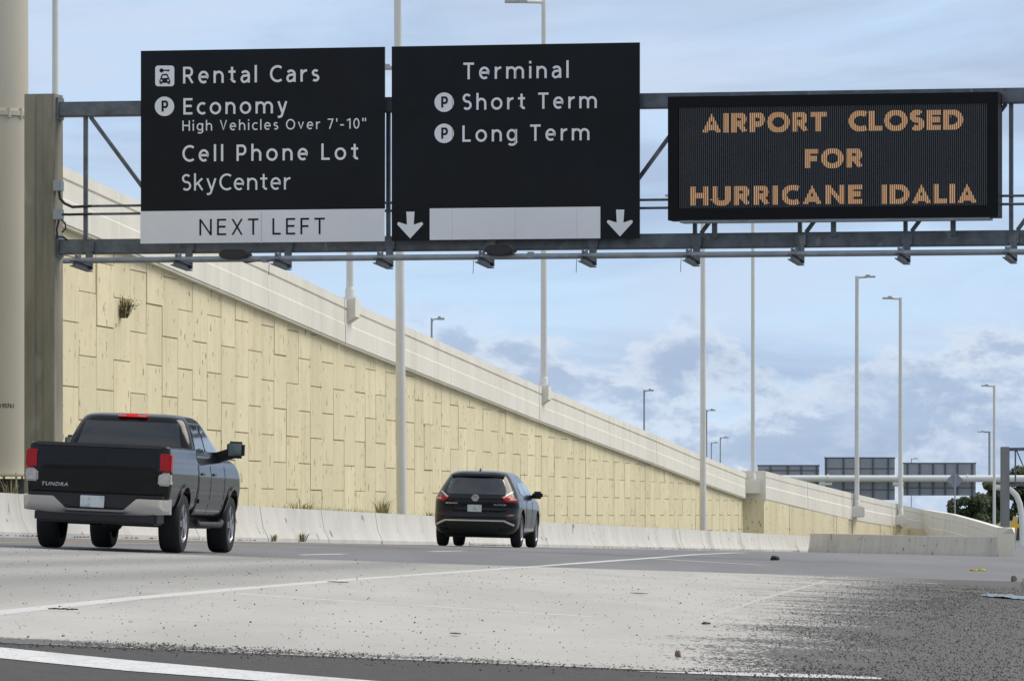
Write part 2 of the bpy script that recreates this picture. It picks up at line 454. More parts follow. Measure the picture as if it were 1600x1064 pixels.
# its right-hand limit, where gritty asphalt shoulder takes over
rb0, rb1 = gnd(1560, 905), gnd(1345, 1058)
def right_x(y): return rb0.x + (rb1.x - rb0.x) * (y - rb0.y) / (rb1.y - rb0.y)
def patch_sheet(name, u0, u1, ylo, yhi, lift, material, parent, nu=24, nv=24):
    """sheet bounded by ylo(x)..yhi(x) for x from u0(y)..u1(y)"""
    m = MB(); vs_ = []
    for j in range(nv + 1):
        for i in range(nu + 1):
            s_, t_ = i / nu, j / nv
            x = u0 + (u1(0) - u0) * s_ if False else None
            ya = 0.5
            # start guess then fix: rows are nearly constant y
            y = ylo(0) + (yhi(0) - ylo(0)) * t_
            xa, xb = u0, u1(y)
            x = xa + (xb - xa) * s_
            y = ylo(x) + (yhi(x) - ylo(x)) * t_
            vs_.append((x, y, zg(x, y) + lift))
    n = nu + 1
    m.add(vs_, [(r * n + i, r * n + i + 1, (r + 1) * n + i + 1, (r + 1) * n + i) for r in range(nv) for i in range(nu)])
    return m.build(name, material, parent, smooth=60)
def slab_material():
    m = bpy.data.materials.new('concrete_slab'); m.use_nodes = True
    nt = NT(m.node_tree); m.node_tree.nodes.clear()
    out = nt.n('ShaderNodeOutputMaterial'); b = nt.n('ShaderNodeBsdfPrincipled'); nt.l(b.outputs[0], out.inputs[0])
    co = nt.n('ShaderNodeNewGeometry').outputs['Position']
    sp = nt.n('ShaderNodeSeparateXYZ'); nt.l(co, sp.inputs[0]); X, Y = sp.outputs[0], sp.outputs[1]
    c = nt.mix(nt.ramp(nt.noise(co, 0.9, 6, 0.6, (1, 0.12, 1)), 0.3, 0.7), (0.385, 0.37, 0.335), (0.445, 0.43, 0.395))
    c = nt.mix(nt.math('MULTIPLY', nt.ramp(nt.noise(co, 26, 3, 0.6, (1, 0.35, 1)), 0.5, 0.75), 0.22), c, (0.25, 0.24, 0.22))
    # travelled lanes left of the long white line: greyer, with paler strips between the wheel paths
    A0, A1 = gnd(0, 957.5), gnd(890, 881); kA = (A1.x - A0.x) / (A1.y - A0.y)
    dA = nt.math('SUBTRACT', X, nt.math('ADD', nt.math('MULTIPLY', Y, kA), A0.x - kA * A0.y))
    lane = nt.ramp(nt.math('MULTIPLY', dA, -1.0), 0.15, 0.9)
    wob = nt.math('MULTIPLY', nt.noise(co, 0.4, 3, 0.5, (1, 0.2, 1)), 0.8)
    wave = nt.math('SINE', nt.math('MULTIPLY', nt.math('ADD', dA, wob), 3.4))
    strip = nt.math('ADD', nt.math('MULTIPLY', wave, 0.26), 0.74)
    c = nt.mix(nt.math('MULTIPLY', lane, strip), c, (0.235, 0.228, 0.215))
    # joint dirt and skid marks
    sk = nt.ramp(nt.noise(co, 1.4, 4, 0.6, (1.2, 0.05, 1), 0, (8, 2, 0)), 0.62, 0.74)
    c = nt.mix(nt.math('MULTIPLY', sk, 0.38), c, (0.2, 0.195, 0.185))
    blot = nt.ramp(nt.noise(co, 0.55, 5, 0.65, (1, 0.16, 1), 0.4, (3, 6, 0)), 0.46, 0.72)
    c = nt.mix(nt.math('MULTIPLY', blot, 0.30), c, (0.27, 0.26, 0.235))
    # sawn joints across the slab every five metres
    fr = nt.math('ABSOLUTE', nt.math('SUBTRACT', nt.math('FRACT', nt.math('DIVIDE', nt.math('ADD', Y, nt.math('MULTIPLY', X, -0.35)), 9.0)), 0.5))
    jn = nt.math('LESS_THAN', fr, 0.0028)
    c = nt.mix(nt.math('MULTIPLY', jn, 0.5), c, (0.16, 0.155, 0.145))
    # grit swept over the right side and along the near edge
    kR = (rb1.x - rb0.x) / (rb1.y - rb0.y)
    dR = nt.math('SUBTRACT', X, nt.math('ADD', nt.math('MULTIPLY', Y, kR), rb0.x - kR * rb0.y))
    rel = nt.math('DIVIDE', dR, nt.math('MULTIPLY', Y, 0.024))
    big = nt.noise(co, 1.0, 5, 0.65, (0.8, 0.7, 1), 0.3, (2, 2, 2))
    fine = nt.noise(co, 48, 3, 0.7, (1, 0.1, 1))
    v = nt.math('ADD', nt.math('ADD', rel, nt.math('MULTIPLY', nt.math('SUBTRACT', big, 0.5), 2.6)), nt.math('MULTIPLY', nt.math('SUBTRACT', fine, 0.5), 4.2))
    msk = nt.ramp(v, -1.15, -0.85)
    c = nt.mix(nt.math('MULTIPLY', msk, 0.92), c, nt.mix(nt.math('MULTIPLY', nt.ramp(nt.noise(co, 90, 2, 0.5, (1, 0.35, 1)), 0.54, 0.68), 0.45), nt.mix(nt.noise(co, 9, 4, 0.6, (1, 0.4, 1)), (0.036, 0.033, 0.031), (0.066, 0.061, 0.057)), (0.13, 0.12, 0.112)))
    kN = (ne[3].y - ne[0].y) / (ne[3].x - ne[0].x)
    dN = nt.math('SUBTRACT', Y, nt.math('ADD', nt.math('MULTIPLY', X, kN), ne[0].y - kN * ne[0].x))
    vN = nt.math('SUBTRACT', nt.math('ADD', nt.math('MULTIPLY', nt.math('SUBTRACT', fine, 0.5), 2.2), nt.math('MULTIPLY', nt.math('SUBTRACT', big, 0.5), 1.6)), nt.math('ADD', nt.math('ABSOLUTE', nt.math('SUBTRACT', dN, 0.45)), nt.math('MULTIPLY', X, 0.25)))
    c = nt.mix(nt.math('MULTIPLY', nt.ramp(vN, -0.25, 0.15), 0.9), c, (0.07, 0.068, 0.065))
    nt.l(c, b.inputs['Base Color']); b.inputs['Roughness'].default_value = 0.8
    nb = nt.noise(co, 90, 3, 0.6)
    bp = nt.n('ShaderNodeBump'); bp.inputs['Strength'].default_value = 0.25; bp.inputs['Distance'].default_value = 0.008
    nt.l(nb, bp.inputs['Height']); nt.l(bp.outputs[0], b.inputs['Normal'])
    return m
M_slab = slab_material()
M_paint_faint = mat('road_paint_faint', (0.43, 0.415, 0.38), 0.75, var=0.06, scale=9)
slab = patch_sheet('concrete_pavement', CL, lambda y: 16.0, near_line, far_line, 0.003, M_slab, None, 60, 40)
put(slab, kind='structure')
near = MB(); vv = []; NXN = 24; rows = 18
for j in range(rows + 1):
    for i in range(NXN + 1):
        x = -9 + 24 * i / NXN
        y0 = -20; y1 = near_line(x) + 0.002
        y = y0 + (y1 - y0) * j / rows
        vv.append((x, y, zg(x, y) + 0.001))
near.add(vv, [(r * (NXN + 1) + i, r * (NXN + 1) + i + 1, (r + 1) * (NXN + 1) + i + 1, (r + 1) * (NXN + 1) + i) for r in range(rows) for i in range(NXN)])
put(near.build('near_asphalt', M_asphalt_near, None, smooth=60), kind='structure')
from mathutils import noise as mnoise
# painted lines: ribbons that lie on the pavement, in metres
def ribbon(name, pts, wd, material, lift=0.0038, seg=10):
    P_ = [gnd(*p) for p in pts]
    c = []
    for i in range(len(P_) - 1):
        for k in range(seg): c.append(P_[i].lerp(P_[i + 1], k / seg))
    c.append(P_[-1])
    m = MB(); vs_ = []
    for i, p in enumerate(c):
        t = (c[min(i + 1, len(c) - 1)] - c[max(i - 1, 0)]); t.z = 0; t.normalize()
        nrm = Vector((t.y, -t.x, 0))
        for sgn in (-1, 1):
            q = p + nrm * sgn * wd / 2
            vs_.append((q.x, q.y, zg(q.x, q.y) + lift))
    m.add(vs_, [(2 * i, 2 * i + 1, 2 * i + 3, 2 * i + 2) for i in range(len(c) - 1)])
    return m.build(name, material, road)
ribbon('lane_line', [(-60, 964), (0, 957.5), (200, 936), (400, 918), (550, 905.5), (800, 887.5), (890, 881)], 0.16, M_paint_aged)
ribbon('lane_line', [(890, 881), (1015, 872), (1087, 866.3), (1250, 864.6)], 0.22, M_paint_aged)
ribbon('gore_line', [(1018, 872.6), (1090, 877), (1192, 883)], 0.22, M_paint_aged)
ribbon('gore_line', [(360, 927), (400, 930), (600, 943), (800, 956), (935, 964.5)], 0.16, M_paint_worn)
ribbon('gore_line', [(800, 906), (1015, 919), (1080, 921.5)], 0.2, M_paint_worn)
ribbon('joint_line', [(1090, 970), (1105, 965), (1200, 933), (1290, 907)], 0.06, M_paint_faint)
ribbon('skip_line', [(470, 867), (540, 865.3)], 0.15, M_paint_white)
ribbon('skip_line', [(672, 861.8), (726, 860.4)], 0.15, M_paint_white)
EDGE_L = 4.7
m = MB(); vs_ = []; yrow = frange(70, 300, 5)
for y_ in yrow:
    for dl_ in (-0.075, 0.075):
        x_ = barrier_x(y_) + EDGE_L + dl_; vs_.append((x_, y_, zg(x_, y_) + 0.004))
m.add(vs_, [(2 * i, 2 * i + 1, 2 * i + 3, 2 * i + 2) for i in range(len(yrow) - 1)]); m.build('edge_line', M_paint_yellow, road)
bl = MB()
qa = [gnd(*p) for p in ((-60, 1006.5), (0, 1012), (200, 1032), (400, 1049.5), (640, 1069))]
qb = [gnd(*p) for p in ((-60, 1023), (0, 1029), (200, 1049), (400, 1064), (640, 1082))]
bl.add([Vector((p.x, p.y, p.z + 0.0035)) for p in qa + qb], [(i, i + 1, i + 6, i + 5) for i in range(4)])
bl.build('edge_line', M_paint_white, road)
sl = MB()
qa = [gnd(*p) for p in ((1000, 1049.5), (1200, 1052), (1300, 1055), (1380, 1059.5))]
qb = [gnd(*p) for p in ((1000, 1050), (1200, 1058), (1300, 1060), (1380, 1062))]
sl.add([Vector((p.x, p.y, p.z + 0.0038)) for p in qa + qb], [(i, i + 1, i + 5, i + 4) for i in range(3)])
sl.build('edge_line', M_paint_aged, road)

# grit: uncountable small stones swept to the shoulder and along the slab's near edge
gm = MB(); NG = 0
grng = random.Random(3)
gv, gf = [], []
def stone(x, y, r, lift=0.003):
    z = zg(x, y) + lift
    b = len(gv)
    sx, sy, sz = (r * grng.uniform(0.7, 1.3) for _ in range(3))
    a = grng.uniform(0, 3.14); ca, sa = math.cos(a), math.sin(a)
    for px_, py_, pz_ in ((sx, 0, 0), (0, sy, 0), (-sx, 0, 0), (0, -sy, 0), (0.2 * sx, 0.2 * sy, sz * 0.9), (0, 0, -sz)):
        gv.append((x + px_ * ca - py_ * sa, y + px_ * sa + py_ * ca, z + pz_ + r * 0.3))
    for f in ((0, 1, 4), (1, 2, 4), (2, 3, 4), (3, 0, 4), (1, 0, 5), (2, 1, 5), (3, 2, 5), (0, 3, 5)):
        gf.append(tuple(b + i for i in f))
from mathutils import noise as mnoise
cnt = 0
while cnt < 32000:
    y = NEAR_Y - 1.0 + (FAR_Y - NEAR_Y) * grng.random() ** 1.35
    xm = 0.098 * y
    x = grng.uniform(-xm, xm)
    d = x - right_x(y)                      # negative: on the slab
    cl = mnoise.noise(Vector((x * 1.3, y * 0.22, 0.5))) + 0.5 * mnoise.noise(Vector((x * 4, y * 0.7, 3.5)))
    wgt = 0.008
    rr = 0.95 + 0.035 * (y - NEAR_Y)
    if d > -rr: wgt = max(wgt, min(0.42, (1 + d / rr) ** 2.2 * (0.5 + 0.9 * cl))) if d < 0 else 0.25
    de = y - near_line(x)
    if 0 < de < 1.6: wgt = max(wgt, (0.5 + 0.8 * cl) * (1 - de / 1.6) ** 1.5 * (1.1 if x < -0.6 else 0.35))
    if -0.4 < de <= 0: wgt = max(wgt, 0.15)
    if grng.random() > wgt: continue
    stone(x, y, grng.choice((0.0016, 0.002, 0.002, 0.0025, 0.003, 0.004, 0.006 if grng.random() < 0.25 else 0.003)) * (0.75 + 0.012 * y))
    cnt += 1
gme = bpy.data.meshes.new('road_grit'); gme.from_pydata(gv, [], gf)
grit = obj('road_grit', gme, M_grit)
put(grit, 'dark loose grit and small stones scattered over the pale concrete pavement', 'grit', kind='stuff')

# ================================================================== BARRIER (low concrete wall along the road)
DIR = Vector((BM, 1, 0)).normalized(); NRM = Vector((1, -BM, 0)).normalized()
JP = [(0.0, -0.3), (0.0, 0.075), (-0.125, 0.33), (-0.20, 0.81), (-0.36, 0.81), (-0.44, 0.33), (-0.56, 0.075), (-0.56, -0.3)]
bar = thing('concrete_barrier', 'long low pale concrete barrier running along the foot of the cream wall', 'barrier', (barrier_x(110), 110, road_profile(110)))
y = 60.0
brng = random.Random(5)
while y < 316:
    y1 = min(y + 9.15, 317)
    m = MB()
    path = []
    for yy in (y + 0.012, (y + y1) / 2, y1 - 0.012):
        path.append((Vector((barrier_x(yy), yy, 0)) + NRM * brng.uniform(-0.006, 0.006), NRM, road_profile(yy)))
    m.sweep(path, JP)
    m.v = [(a - bar.location.x, b - bar.location.y, c - bar.location.z) for a, b, c in m.v]
    m.build('barrier_section', M_barrier, bar, smooth=20)
    y = y1

# ================================================================== RETAINING WALL
def interp(tab, x):
    if x <= tab[0][0]:
        (a, b), (c, d) = tab[0], tab[1]; return b + (d - b) * (x - a) / (c - a)
    for (a, b), (c, d) in zip(tab, tab[1:]):
        if x <= c: return b + (d - b) * (x - a) / (c - a)
    (a, b), (c, d) = tab[-2], tab[-1]; return b + (d - b) * (x - a) / (c - a)
COP = [(100, 8.03), (141, 6.60), (152, 6.21), (182.6, 5.08), (231, 3.49), (275, 2.18), (301, 1.37), (325, 0.70)]
def cop_z(y): return interp(COP, y)
wall = thing('retaining_wall', 'tall cream retaining wall of staggered concrete panels sloping down to the right', 'wall', (wall_x(150), 150, road_profile(150)))
wl = wall.location
PW, PH, Z0 = 2.15, 1.512, 0.70
wrng = random.Random(11)
y = 172.75 - 30 * PW
ci = 0
WALL_END = 324.6
while y < WALL_END:
    ya_, yb_ = y + 0.016, min(y + PW, WALL_END) - 0.016
    zoff = Z0 + (PH / 2 if ci % 2 else 0)
    zt = max(cop_z(ya_), cop_z(yb_)) + 0.3
    base = road_profile((ya_ + yb_) / 2) - 0.3
    k = math.floor((base - zoff) / PH)
    while zoff + k * PH < zt:
        za, zb = zoff + k * PH + 0.012, zoff + (k + 1) * PH - 0.012
        k += 1
        za = max(za, base)
        ta, tb = min(zb, cop_z(ya_) + 0.25), min(zb, cop_z(yb_) + 0.25)
        if ta - za < 0.05 or tb - za < 0.05: continue
        pr = wrng.uniform(-0.010, 0.012) + (0.012 if wrng.random() < 0.15 else 0); tl = wrng.uniform(-0.006, 0.006)
        th = 0.14; ch = 0.008
        q = []
        for (yy, zz_, o_) in ((ya_, za, pr), (yb_, za, pr + tl), (yb_, tb, pr + tl), (ya_, ta, pr)):
            p = Vector((wall_x(yy), yy, zz_)) + NRM * o_
            q.append(p)
        cen = sum(q, Vector()) / 4
        front = [p + (cen - p).normalized() * ch * 1.4 for p in q]
        mid = [p - NRM * ch for p in q]
        back = [p - NRM * th for p in q]
        m = MB()
        vsx = front + mid + back
        fs = [(0, 1, 2, 3)] + [(i, 4 + i, 4 + (i + 1) % 4, (i + 1) % 4) for i in range(4)] + [(4 + i, 8 + i, 8 + (i + 1) % 4, 4 + (i + 1) % 4) for i in range(4)]
        m.add([p - wl for p in vsx], fs)
        m.build('panel', M_wall, wall)
    y += PW; ci += 1
# dark backing behind the joints
m = MB()
pth = [(Vector((wall_x(yy), yy, 0)) - NRM * 0.028, NRM, (road_profile(yy) - 0.3, cop_z(yy) + 0.2)) for yy in frange(100, WALL_END, 12)]
m.sweep(pth, [(0, 0), (0, 1), (-0.4, 1), (-0.4, 0)])
m.v = [tuple(Vector(p) - wl) for p in m.v]
m.build('backing', M_wall_back, wall)
# return of the wall where it steps out towards the road
YJ = 322.0
XJ = (1193 - 800) / F * YJ
m = MB()
m.add([(wall_x(YJ) - 0.2 - wl.x, YJ - wl.y, -3 - wl.z), (XJ - wl.x, YJ - wl.y, -3 - wl.z), (XJ - wl.x, YJ + 0.3 - wl.y, -3 - wl.z), (wall_x(YJ) - 0.2 - wl.x, YJ + 0.3 - wl.y, -3 - wl.z),
       (wall_x(YJ) - 0.2 - wl.x, YJ - wl.y, 0.86 - wl.z), (XJ - wl.x, YJ - wl.y, 0.80 - wl.z), (XJ - wl.x, YJ + 0.3 - wl.y, 0.80 - wl.z), (wall_x(YJ) - 0.2 - wl.x, YJ + 0.3 - wl.y, 0.86 - wl.z)],
      [(0, 1, 5, 4), (1, 2, 6, 5), (2, 3, 7, 6), (3, 0, 4, 7), (4, 5, 6, 7), (0, 3, 2, 1)])
m.build('return_panel', M_wall, wall)

# parapet on top of the wall
PP = [(0.16, 0.0), (0.16, 0.055), (0.19, 0.06), (0.19, 0.60), (0.172, 0.625), (0.172, 1.05), (0.12, 1.062), (0.12, 1.10), (0.172, 1.115), (0.165, 1.37),
      (-0.14, 1.37), (-0.18, 0.0)]
par = thing('parapet', 'pale concrete parapet with a ledge line along the top of the retaining wall', 'parapet', (wall_x(150), 150, cop_z(150)))
pl = par.location
edges = [95, 110, 125, 139, 154, 168.5, 182.6, 194, 206, 218, 231, 246, 260.5, 275, 290, 305, YJ - 0.02]
for i in range(len(edges) - 1):
    a, b = edges[i], edges[i + 1]
    big = (b in (182.6, 231, 275, 139)) 
    bb = b - (0.16 if big else 0.03)
    m = MB()
    pth = [(Vector((wall_x(yy), yy, 0)), NRM, cop_z(yy)) for yy in frange(a, bb, 6)]
    m.sweep(pth, PP)
    m.v = [tuple(Vector(p) - pl) for p in m.v]
    m.build('parapet_section', M_coping, par, smooth=15)
# corbels that carry lamp posts
def corbel(px, wid_m, zlo, zhi, x0=None, d=None, out=0.42, parent=par):
    yy = wall_y(px, WX0) if d is None else d
    c = Vector((wall_x(yy), yy, 0)) if d is None else Vector(((px - 800) / F * d, d, 0))
    m = MB()
    half = wid_m / 2
    q = []
    for z_, o_ in ((zlo, out * 0.45), (zlo + 0.16, out), (zhi, out)):
        for t_, oo in ((-half, 0.1), (-half, o_), (half, o_), (half, 0.1)):
            p = c + DIR * t_ + NRM * oo; q.append(Vector((p.x, p.y, z_)) - parent.location)
    fs = [(0, 1, 2, 3), (8, 11, 10, 9)]
    for r in range(2):
        for i in range(4): fs.append((r * 4 + i, (r + 1) * 4 + i, (r + 1) * 4 + (i + 1) % 4, r * 4 + (i + 1) % 4))
    m.add(q, fs)
    m.build('lamp_corbel', M_coping, parent)
    p = c + NRM * out * 0.45
    return Vector((p.x, p.y, zhi))
yy = wall_y(537, WX0); b547 = corbel(537, 0.9, cop_z(yy) + 0.72, cop_z(yy) + 1.42)
yy = wall_y(842, WX0); b852 = corbel(842, 0.9, cop_z(yy) + 0.75, cop_z(yy) + 1.42)
c_a, c_b = PT(1157.5, 771, YJ - 0.7), PT(1189, 750, YJ - 0.7)
m = MB(); m.box2((c_a.x - pl.x, YJ - 0.7 - pl.y, c_a.z - pl.z), (c_b.x - pl.x, YJ - 0.02 - pl.y, c_b.z - pl.z)); m.build('lamp_corbel', M_coping, par, bevel=0.04)
b1176 = PT(1176.5, 750, YJ - 0.4)
m = MB(); m.box2((wall_x(YJ) - 0.25 - pl.x, YJ + 0.001 - pl.y, 0.72 - pl.z), (XJ + 0.12 - pl.x, YJ + 0.28 - pl.y, (HY - 735.5) * YJ / F - pl.z)); m.build('parapet_return', M_coping, par)

# beyond the step: parapet and wall swing right and come down to the ground
P2 = [(1193, 322, 735, 780), (1240, 327, 747.5, 791), (1330, 338, 770, 812.5), (1411, 345, 789, 826), (1445, 345, 796.5, 832.5), (1485, 336, 803, 839.5), (1520, 318, 812.5, 850), (1545, 298, 820, 858), (1568, 270, 827, 866)]
ramp = thing('ramp_parapet', 'lower pale parapet curving right and dropping to the road at its nose', 'parapet', PT(1330, 812, 338))
rl = ramp.location
def p2(px, top=True):
    d = interp([(a[0], a[1]) for a in P2], px)
    yt = interp([(a[0], a[2]) for a in P2], px); yb_ = interp([(a[0], a[3]) for a in P2], px)
    return d, yt, yb_
cuts = [1193, 1262, 1331, 1394, 1484, 1569]
PPn = [(0.16, 0.0), (0.19, 0.03), (0.19, 0.45), (0.165, 0.48), (0.165, 0.76), (0.13, 0.77), (0.13, 0.79), (0.165, 0.80), (0.16, 1.0), (-0.15, 1.0), (-0.15, 0.0)]
for a, b in zip(cuts, cuts[1:]):
    pth = []
    for px in frange(a, b - (0.6 if b < 1560 else 0), 6):
        d, yt, yb_ = p2(px)
        p = PT(px, yt, d); q = PT(px, yb_, d)
        d2, _, _ = p2(px + 1); t = (PT(px + 1, 800, d2) - PT(px, 800, d)); t.z = 0; t.normalize()
        nn = Vector((t.y, -t.x, 0))
        pth.append((Vector((p.x, p.y, 0)) - nn * 0.16, nn, (q.z if px < 1450 else q.z - 0.5, p.z)))
    m = MB(); m.sweep(pth, PPn); m.v = [tuple(Vector(p) - rl) for p in m.v]
    m.build('parapet_section', M_coping, ramp, smooth=15)
def corbel2(px, half_px, yt, yb_):
    d, _, _ = p2(px)
    a, b = PT(px - half_px, yt, d - 0.75), PT(px + half_px, yb_, d - 0.75)
    m = MB(); m.box2((a.x - rl.x, a.y - rl.y, b.z - rl.z), (b.x - rl.x, a.y + 0.7 - rl.y, a.z - rl.z))
    m.build('lamp_corbel', M_coping, ramp, bevel=0.04)
    return PT(px, yt, d - 0.45)
b1342 = corbel2(1339, 12, 791.5, 808)
b1408 = corbel2(1407, 10.5, 805, 820)
# wall panels below it
lw = thing('lower_wall', 'short cream wall of flat panels below the curving parapet', 'wall', PT(1300, 833, 333))
ll = lw.location
for a, b, pr in ((1193.3, 1233, 0), (1233.6, 1302.5, 0.02), (1303.2, 1307, 0.0), (1307.5, 1326, 0.05), (1326.8, 1332, -0.12), (1332.6, 1375, 0.0), (1375.6, 1396, 0.02), (1397, 1401, 0.1), (1401.6, 1420, 0.0), (1420.6, 1447, 0.0)):
    m = MB(); q = []
    for px in (a, b):
        d, yt, yb_ = p2(px)
        p = PT(px, yb_, d)
        q.append((p.x, p.y - pr, p.z + 0.15, -3.2))
    vs_ = []
    for (x, y_, zt, zb) in q:
        vs_ += [(x - ll.x, y_ - ll.y, zb - ll.z), (x - ll.x, y_ - ll.y, zt - ll.z), (x - ll.x, y_ + 0.25 - ll.y, zt - ll.z), (x - ll.x, y_ + 0.25 - ll.y, zb - ll.z)]
    m.add(vs_, [(0, 1, 5, 4), (1, 2, 6, 5), (2, 3, 7, 6), (3, 0, 4, 7), (0, 3, 2, 1), (4, 5, 6, 7)])
    m.build('panel', M_wall, lw)

# ramp deck behind the parapets
dk = MB(); dv = []
dys = frange(95, 322, 12)
for yy in dys:
    dv.append((wall_x(yy) - 0.15, yy, cop_z(yy) + 0.3)); dv.append((wall_x(yy) - 13.5, yy, cop_z(yy) + 0.3))
    dv.append((wall_x(yy) - 13.5, yy, -4)); dv.append((wall_x(yy) - 0.4, yy, -4))
fs = [tuple(4 * i + j for j in o_) for i in range(len(dys) - 1) for o_ in ((0, 4, 5, 1), (1, 5, 6, 2))]
dk.add(dv, fs)
put(dk.build('ramp_deck', M_concrete_road), kind='structure')

# low wall that closes the gore on the right
LWP = [(1268, 302, 833, 862.5), (1400, 284, 836, 864.5), (1500, 270, 838.5, 866.5), (1586, 259, 839, 868.5)]
gw = thing('gore_wall', 'low pale concrete wall crossing to the right beyond the barrier', 'barrier', PT(1420, 864, 281))
gl_ = gw.location
gc = [1264, 1345, 1430, 1508, 1566]
def lw4(px):
    return [interp([(r[0], r[k]) for r in LWP], px) for k in (1, 2, 3)]
for a, b in zip(gc, gc[1:]):
    pth = []
    for px in (a + 0.15, (a + b) / 2, b - 0.3):
        d, yt, yb_ = lw4(px)
        p, q = PT(px, yt, d), PT(px, yb_, d)
        t = PT(px + 1, 800, lw4(px + 1)[0]) - PT(px, 800, d); t.z = 0; t.normalize()
        nn = Vector((t.y, -t.x, 0))
        pth.append((Vector((p.x, p.y, 0)), nn, (q.z, p.z)))
    m = MB()
    m.sweep(pth, [(0.06, -0.3), (0.06, 0.09), (0.0, 0.33), (-0.05, 1.0), (-0.28, 1.0), (-0.34, -0.3)])
    m.v = [tuple(Vector(p) - gl_) for p in m.v]
    m.build('wall_section', M_barrier, gw, smooth=20)
# tall end block
e0, e1 = PT(1566, 824, 260), PT(1585.5, 869, 257.5)
m = MB()
nn = Vector((0.10, -1, 0)).normalized()
zt, zb = e0.z, e1.z - 0.3
vs_ = []
for z_, sh_ in ((zb, 0), (zt - 0.25, 0), (zt, 0.0)):
    top = z_ == zt
    vs_ += [(e0.x, e0.y, z_ + (0.0)), (e1.x - 0.12 * (z_ == zt), e1.y, z_ - (0.02 if top else 0)), (e1.x + 0.25, e1.y + 3.0, z_), (e0.x, e0.y + 3.0, z_)]
vs_ = [tuple(Vector(p) - gl_) for p in vs_]
fs = [(0, 3, 2, 1), (8, 9, 10, 11)]
for r_ in range(2):
    for i in range(4): fs.append((r_ * 4 + i, r_ * 4 + (i + 1) % 4, (r_ + 1) * 4 + (i + 1) % 4, (r_ + 1) * 4 + i))
m.add(vs_, fs); m.build('end_block', M_coping, gw)

# ================================================================== LEFT MAST
MD = 126.6
mc = PT(-16, 803, MD)
mr = 61.5 / F * MD
mast = thing('sign_mast', 'thick cream steel mast with bolted flange at the left edge', 'mast', (mc.x, MD, road_profile(MD)))
mz = mast.location.z
def mzz(py): return (HY - py) * MD / F - mz
m = MB(); m.lathe([(mr, mzz(741)), (mr * 0.995, mzz(184))], 48); m.build('lower_tube', M_mast, mast, smooth=40)
m = MB(); m.lathe([(mr * 0.995, mzz(183.6)), (mr * 1.035, mzz(183.6)), (mr * 1.035, mzz(180)), (mr * 1.035, mzz(176)), (mr * 0.995, mzz(175.5)), (mr * 0.98, mzz(170))], 48); m.build('flange', M_mast, mast, smooth=30)
m = MB(); m.lathe([(mr * 0.985, mzz(171)), (mr * 0.97, mzz(-90))], 48); m.build('upper_tube', M_mast, mast, smooth=40)
for k in range(16):
    a = 2 * math.pi * (k + 0.5) / 16
    m = MB(); m.lathe([(0.035, mzz(187)), (0.035, mzz(172))], 6, c=(math.cos(a) * mr * 1.01, math.sin(a) * mr * 1.01, 0)); m.build('bolt', M_mast, mast)
m = MB(); m.lathe([(mr * 1.3, mzz(744)), (mr * 1.3, mzz(741))], 32); m.build('base_plate', M_mast, mast, smooth=30)
for k in range(14):
    a = 2 * math.pi * k / 14
    m = MB(); m.lathe([(0.022, -0.4), (0.022, mzz(738))], 8, c=(math.cos(a) * mr * 1.2, math.sin(a) * mr * 1.2, 0)); m.build('anchor_rod', M_mast, mast)
m = MB(); m.lathe([(mr * 1.0, -0.5), (mr * 1.0, mzz(748))], 24); m.build('gap_shade', M_dark, mast)  # dark core standing in for the shade in the gap under the plate

# ================================================================== LAMP POSTS
def arc_arm(side, ln, z):
    return [(0, 0, z - 0.25), (side * 0.04, 0, z - 0.05), (side * 0.12, 0, z), (side * ln, 0, z + 0.02)]
def lamp_post(label, base, height, r0, r1, side, material, arm=1.6, ground=False, yaw=0.0, lean=0.0):
    t = thing('lamp_post', label, 'lamp post', base, yaw, 'lamp posts along the road and ramp')
    t.rotation_euler = (0, lean, yaw)
    m = MB(); n = 14
    m.tube([(0, 0, 0.02), (0, 0, height * 0.5), (0, 0, height)], [r0, (r0 + r1) / 2, r1], n); m.build('pole', material, t, smooth=40)
    m = MB(); m.box((0, 0, 0.03), (r0 * 3.4, r0 * 3.4, 0.06)); m.lathe([(r0 * 1.3, 0.06), (r0 * 1.25, 0.3), (r0, 0.36)], 12); m.build('base_plate', material, t, smooth=30)
    if side:
        m = MB(); m.tube(arc_arm(side, arm * 0.55, height - 0.06), r1 * 0.75, 8); m.build('arm', material, t, smooth=40)
        m = MB()
        x0, x1 = side * arm * 0.45, side * (arm * 0.45 + arm * 0.62)
        z = height - 0.04
        m.box(((x0 + x1) / 2, 0, z), (abs(x1 - x0), 0.36, 0.10)); m.box((x0 * 0.7 + x1 * 0.3, 0, z + 0.08), (abs(x1 - x0) * 0.4, 0.22, 0.08))
        m.build('luminaire', M_lamp, t, bevel=0.02)
    return t
def base_on(px, x0):
    yy = wall_y(px, x0); return Vector((x0 + BM * yy, yy, road_profile(yy)))
lamp_post('tall pale lamp post behind the barrier, passing between the two black signs', base_on(628, -25.6), 17.2, 0.155, 0.105, 1, M_pole, lean=R(-0.45))
lamp_post('pale lamp post behind the barrier, below the left part of the amber message board', base_on(1098.5, -25.6), 16.0, 0.15, 0.10, -1, M_pole)
lamp_post('pale lamp post on the parapet, rising behind the sign that reads Terminal', b852, 801.5 * b852.y / F - b852.z, 0.125, 0.085, -1, M_pole, arm=1.4)
lamp_post('pale lamp post on the parapet behind the sign that reads Next Left', b547, 7.0, 0.11, 0.09, 1, M_pole)
p = PT(1177, 749, 315); lamp_post('lamp post on the parapet, behind the middle of the amber message board', b1176, 14.5, 0.115, 0.09, -1, M_pole)
lamp_post('lamp post with its head to the right, on the low curving parapet', b1342, (791 - 431) * b1342.y / F, 0.135, 0.10, 1, M_pole, arm=0.95)
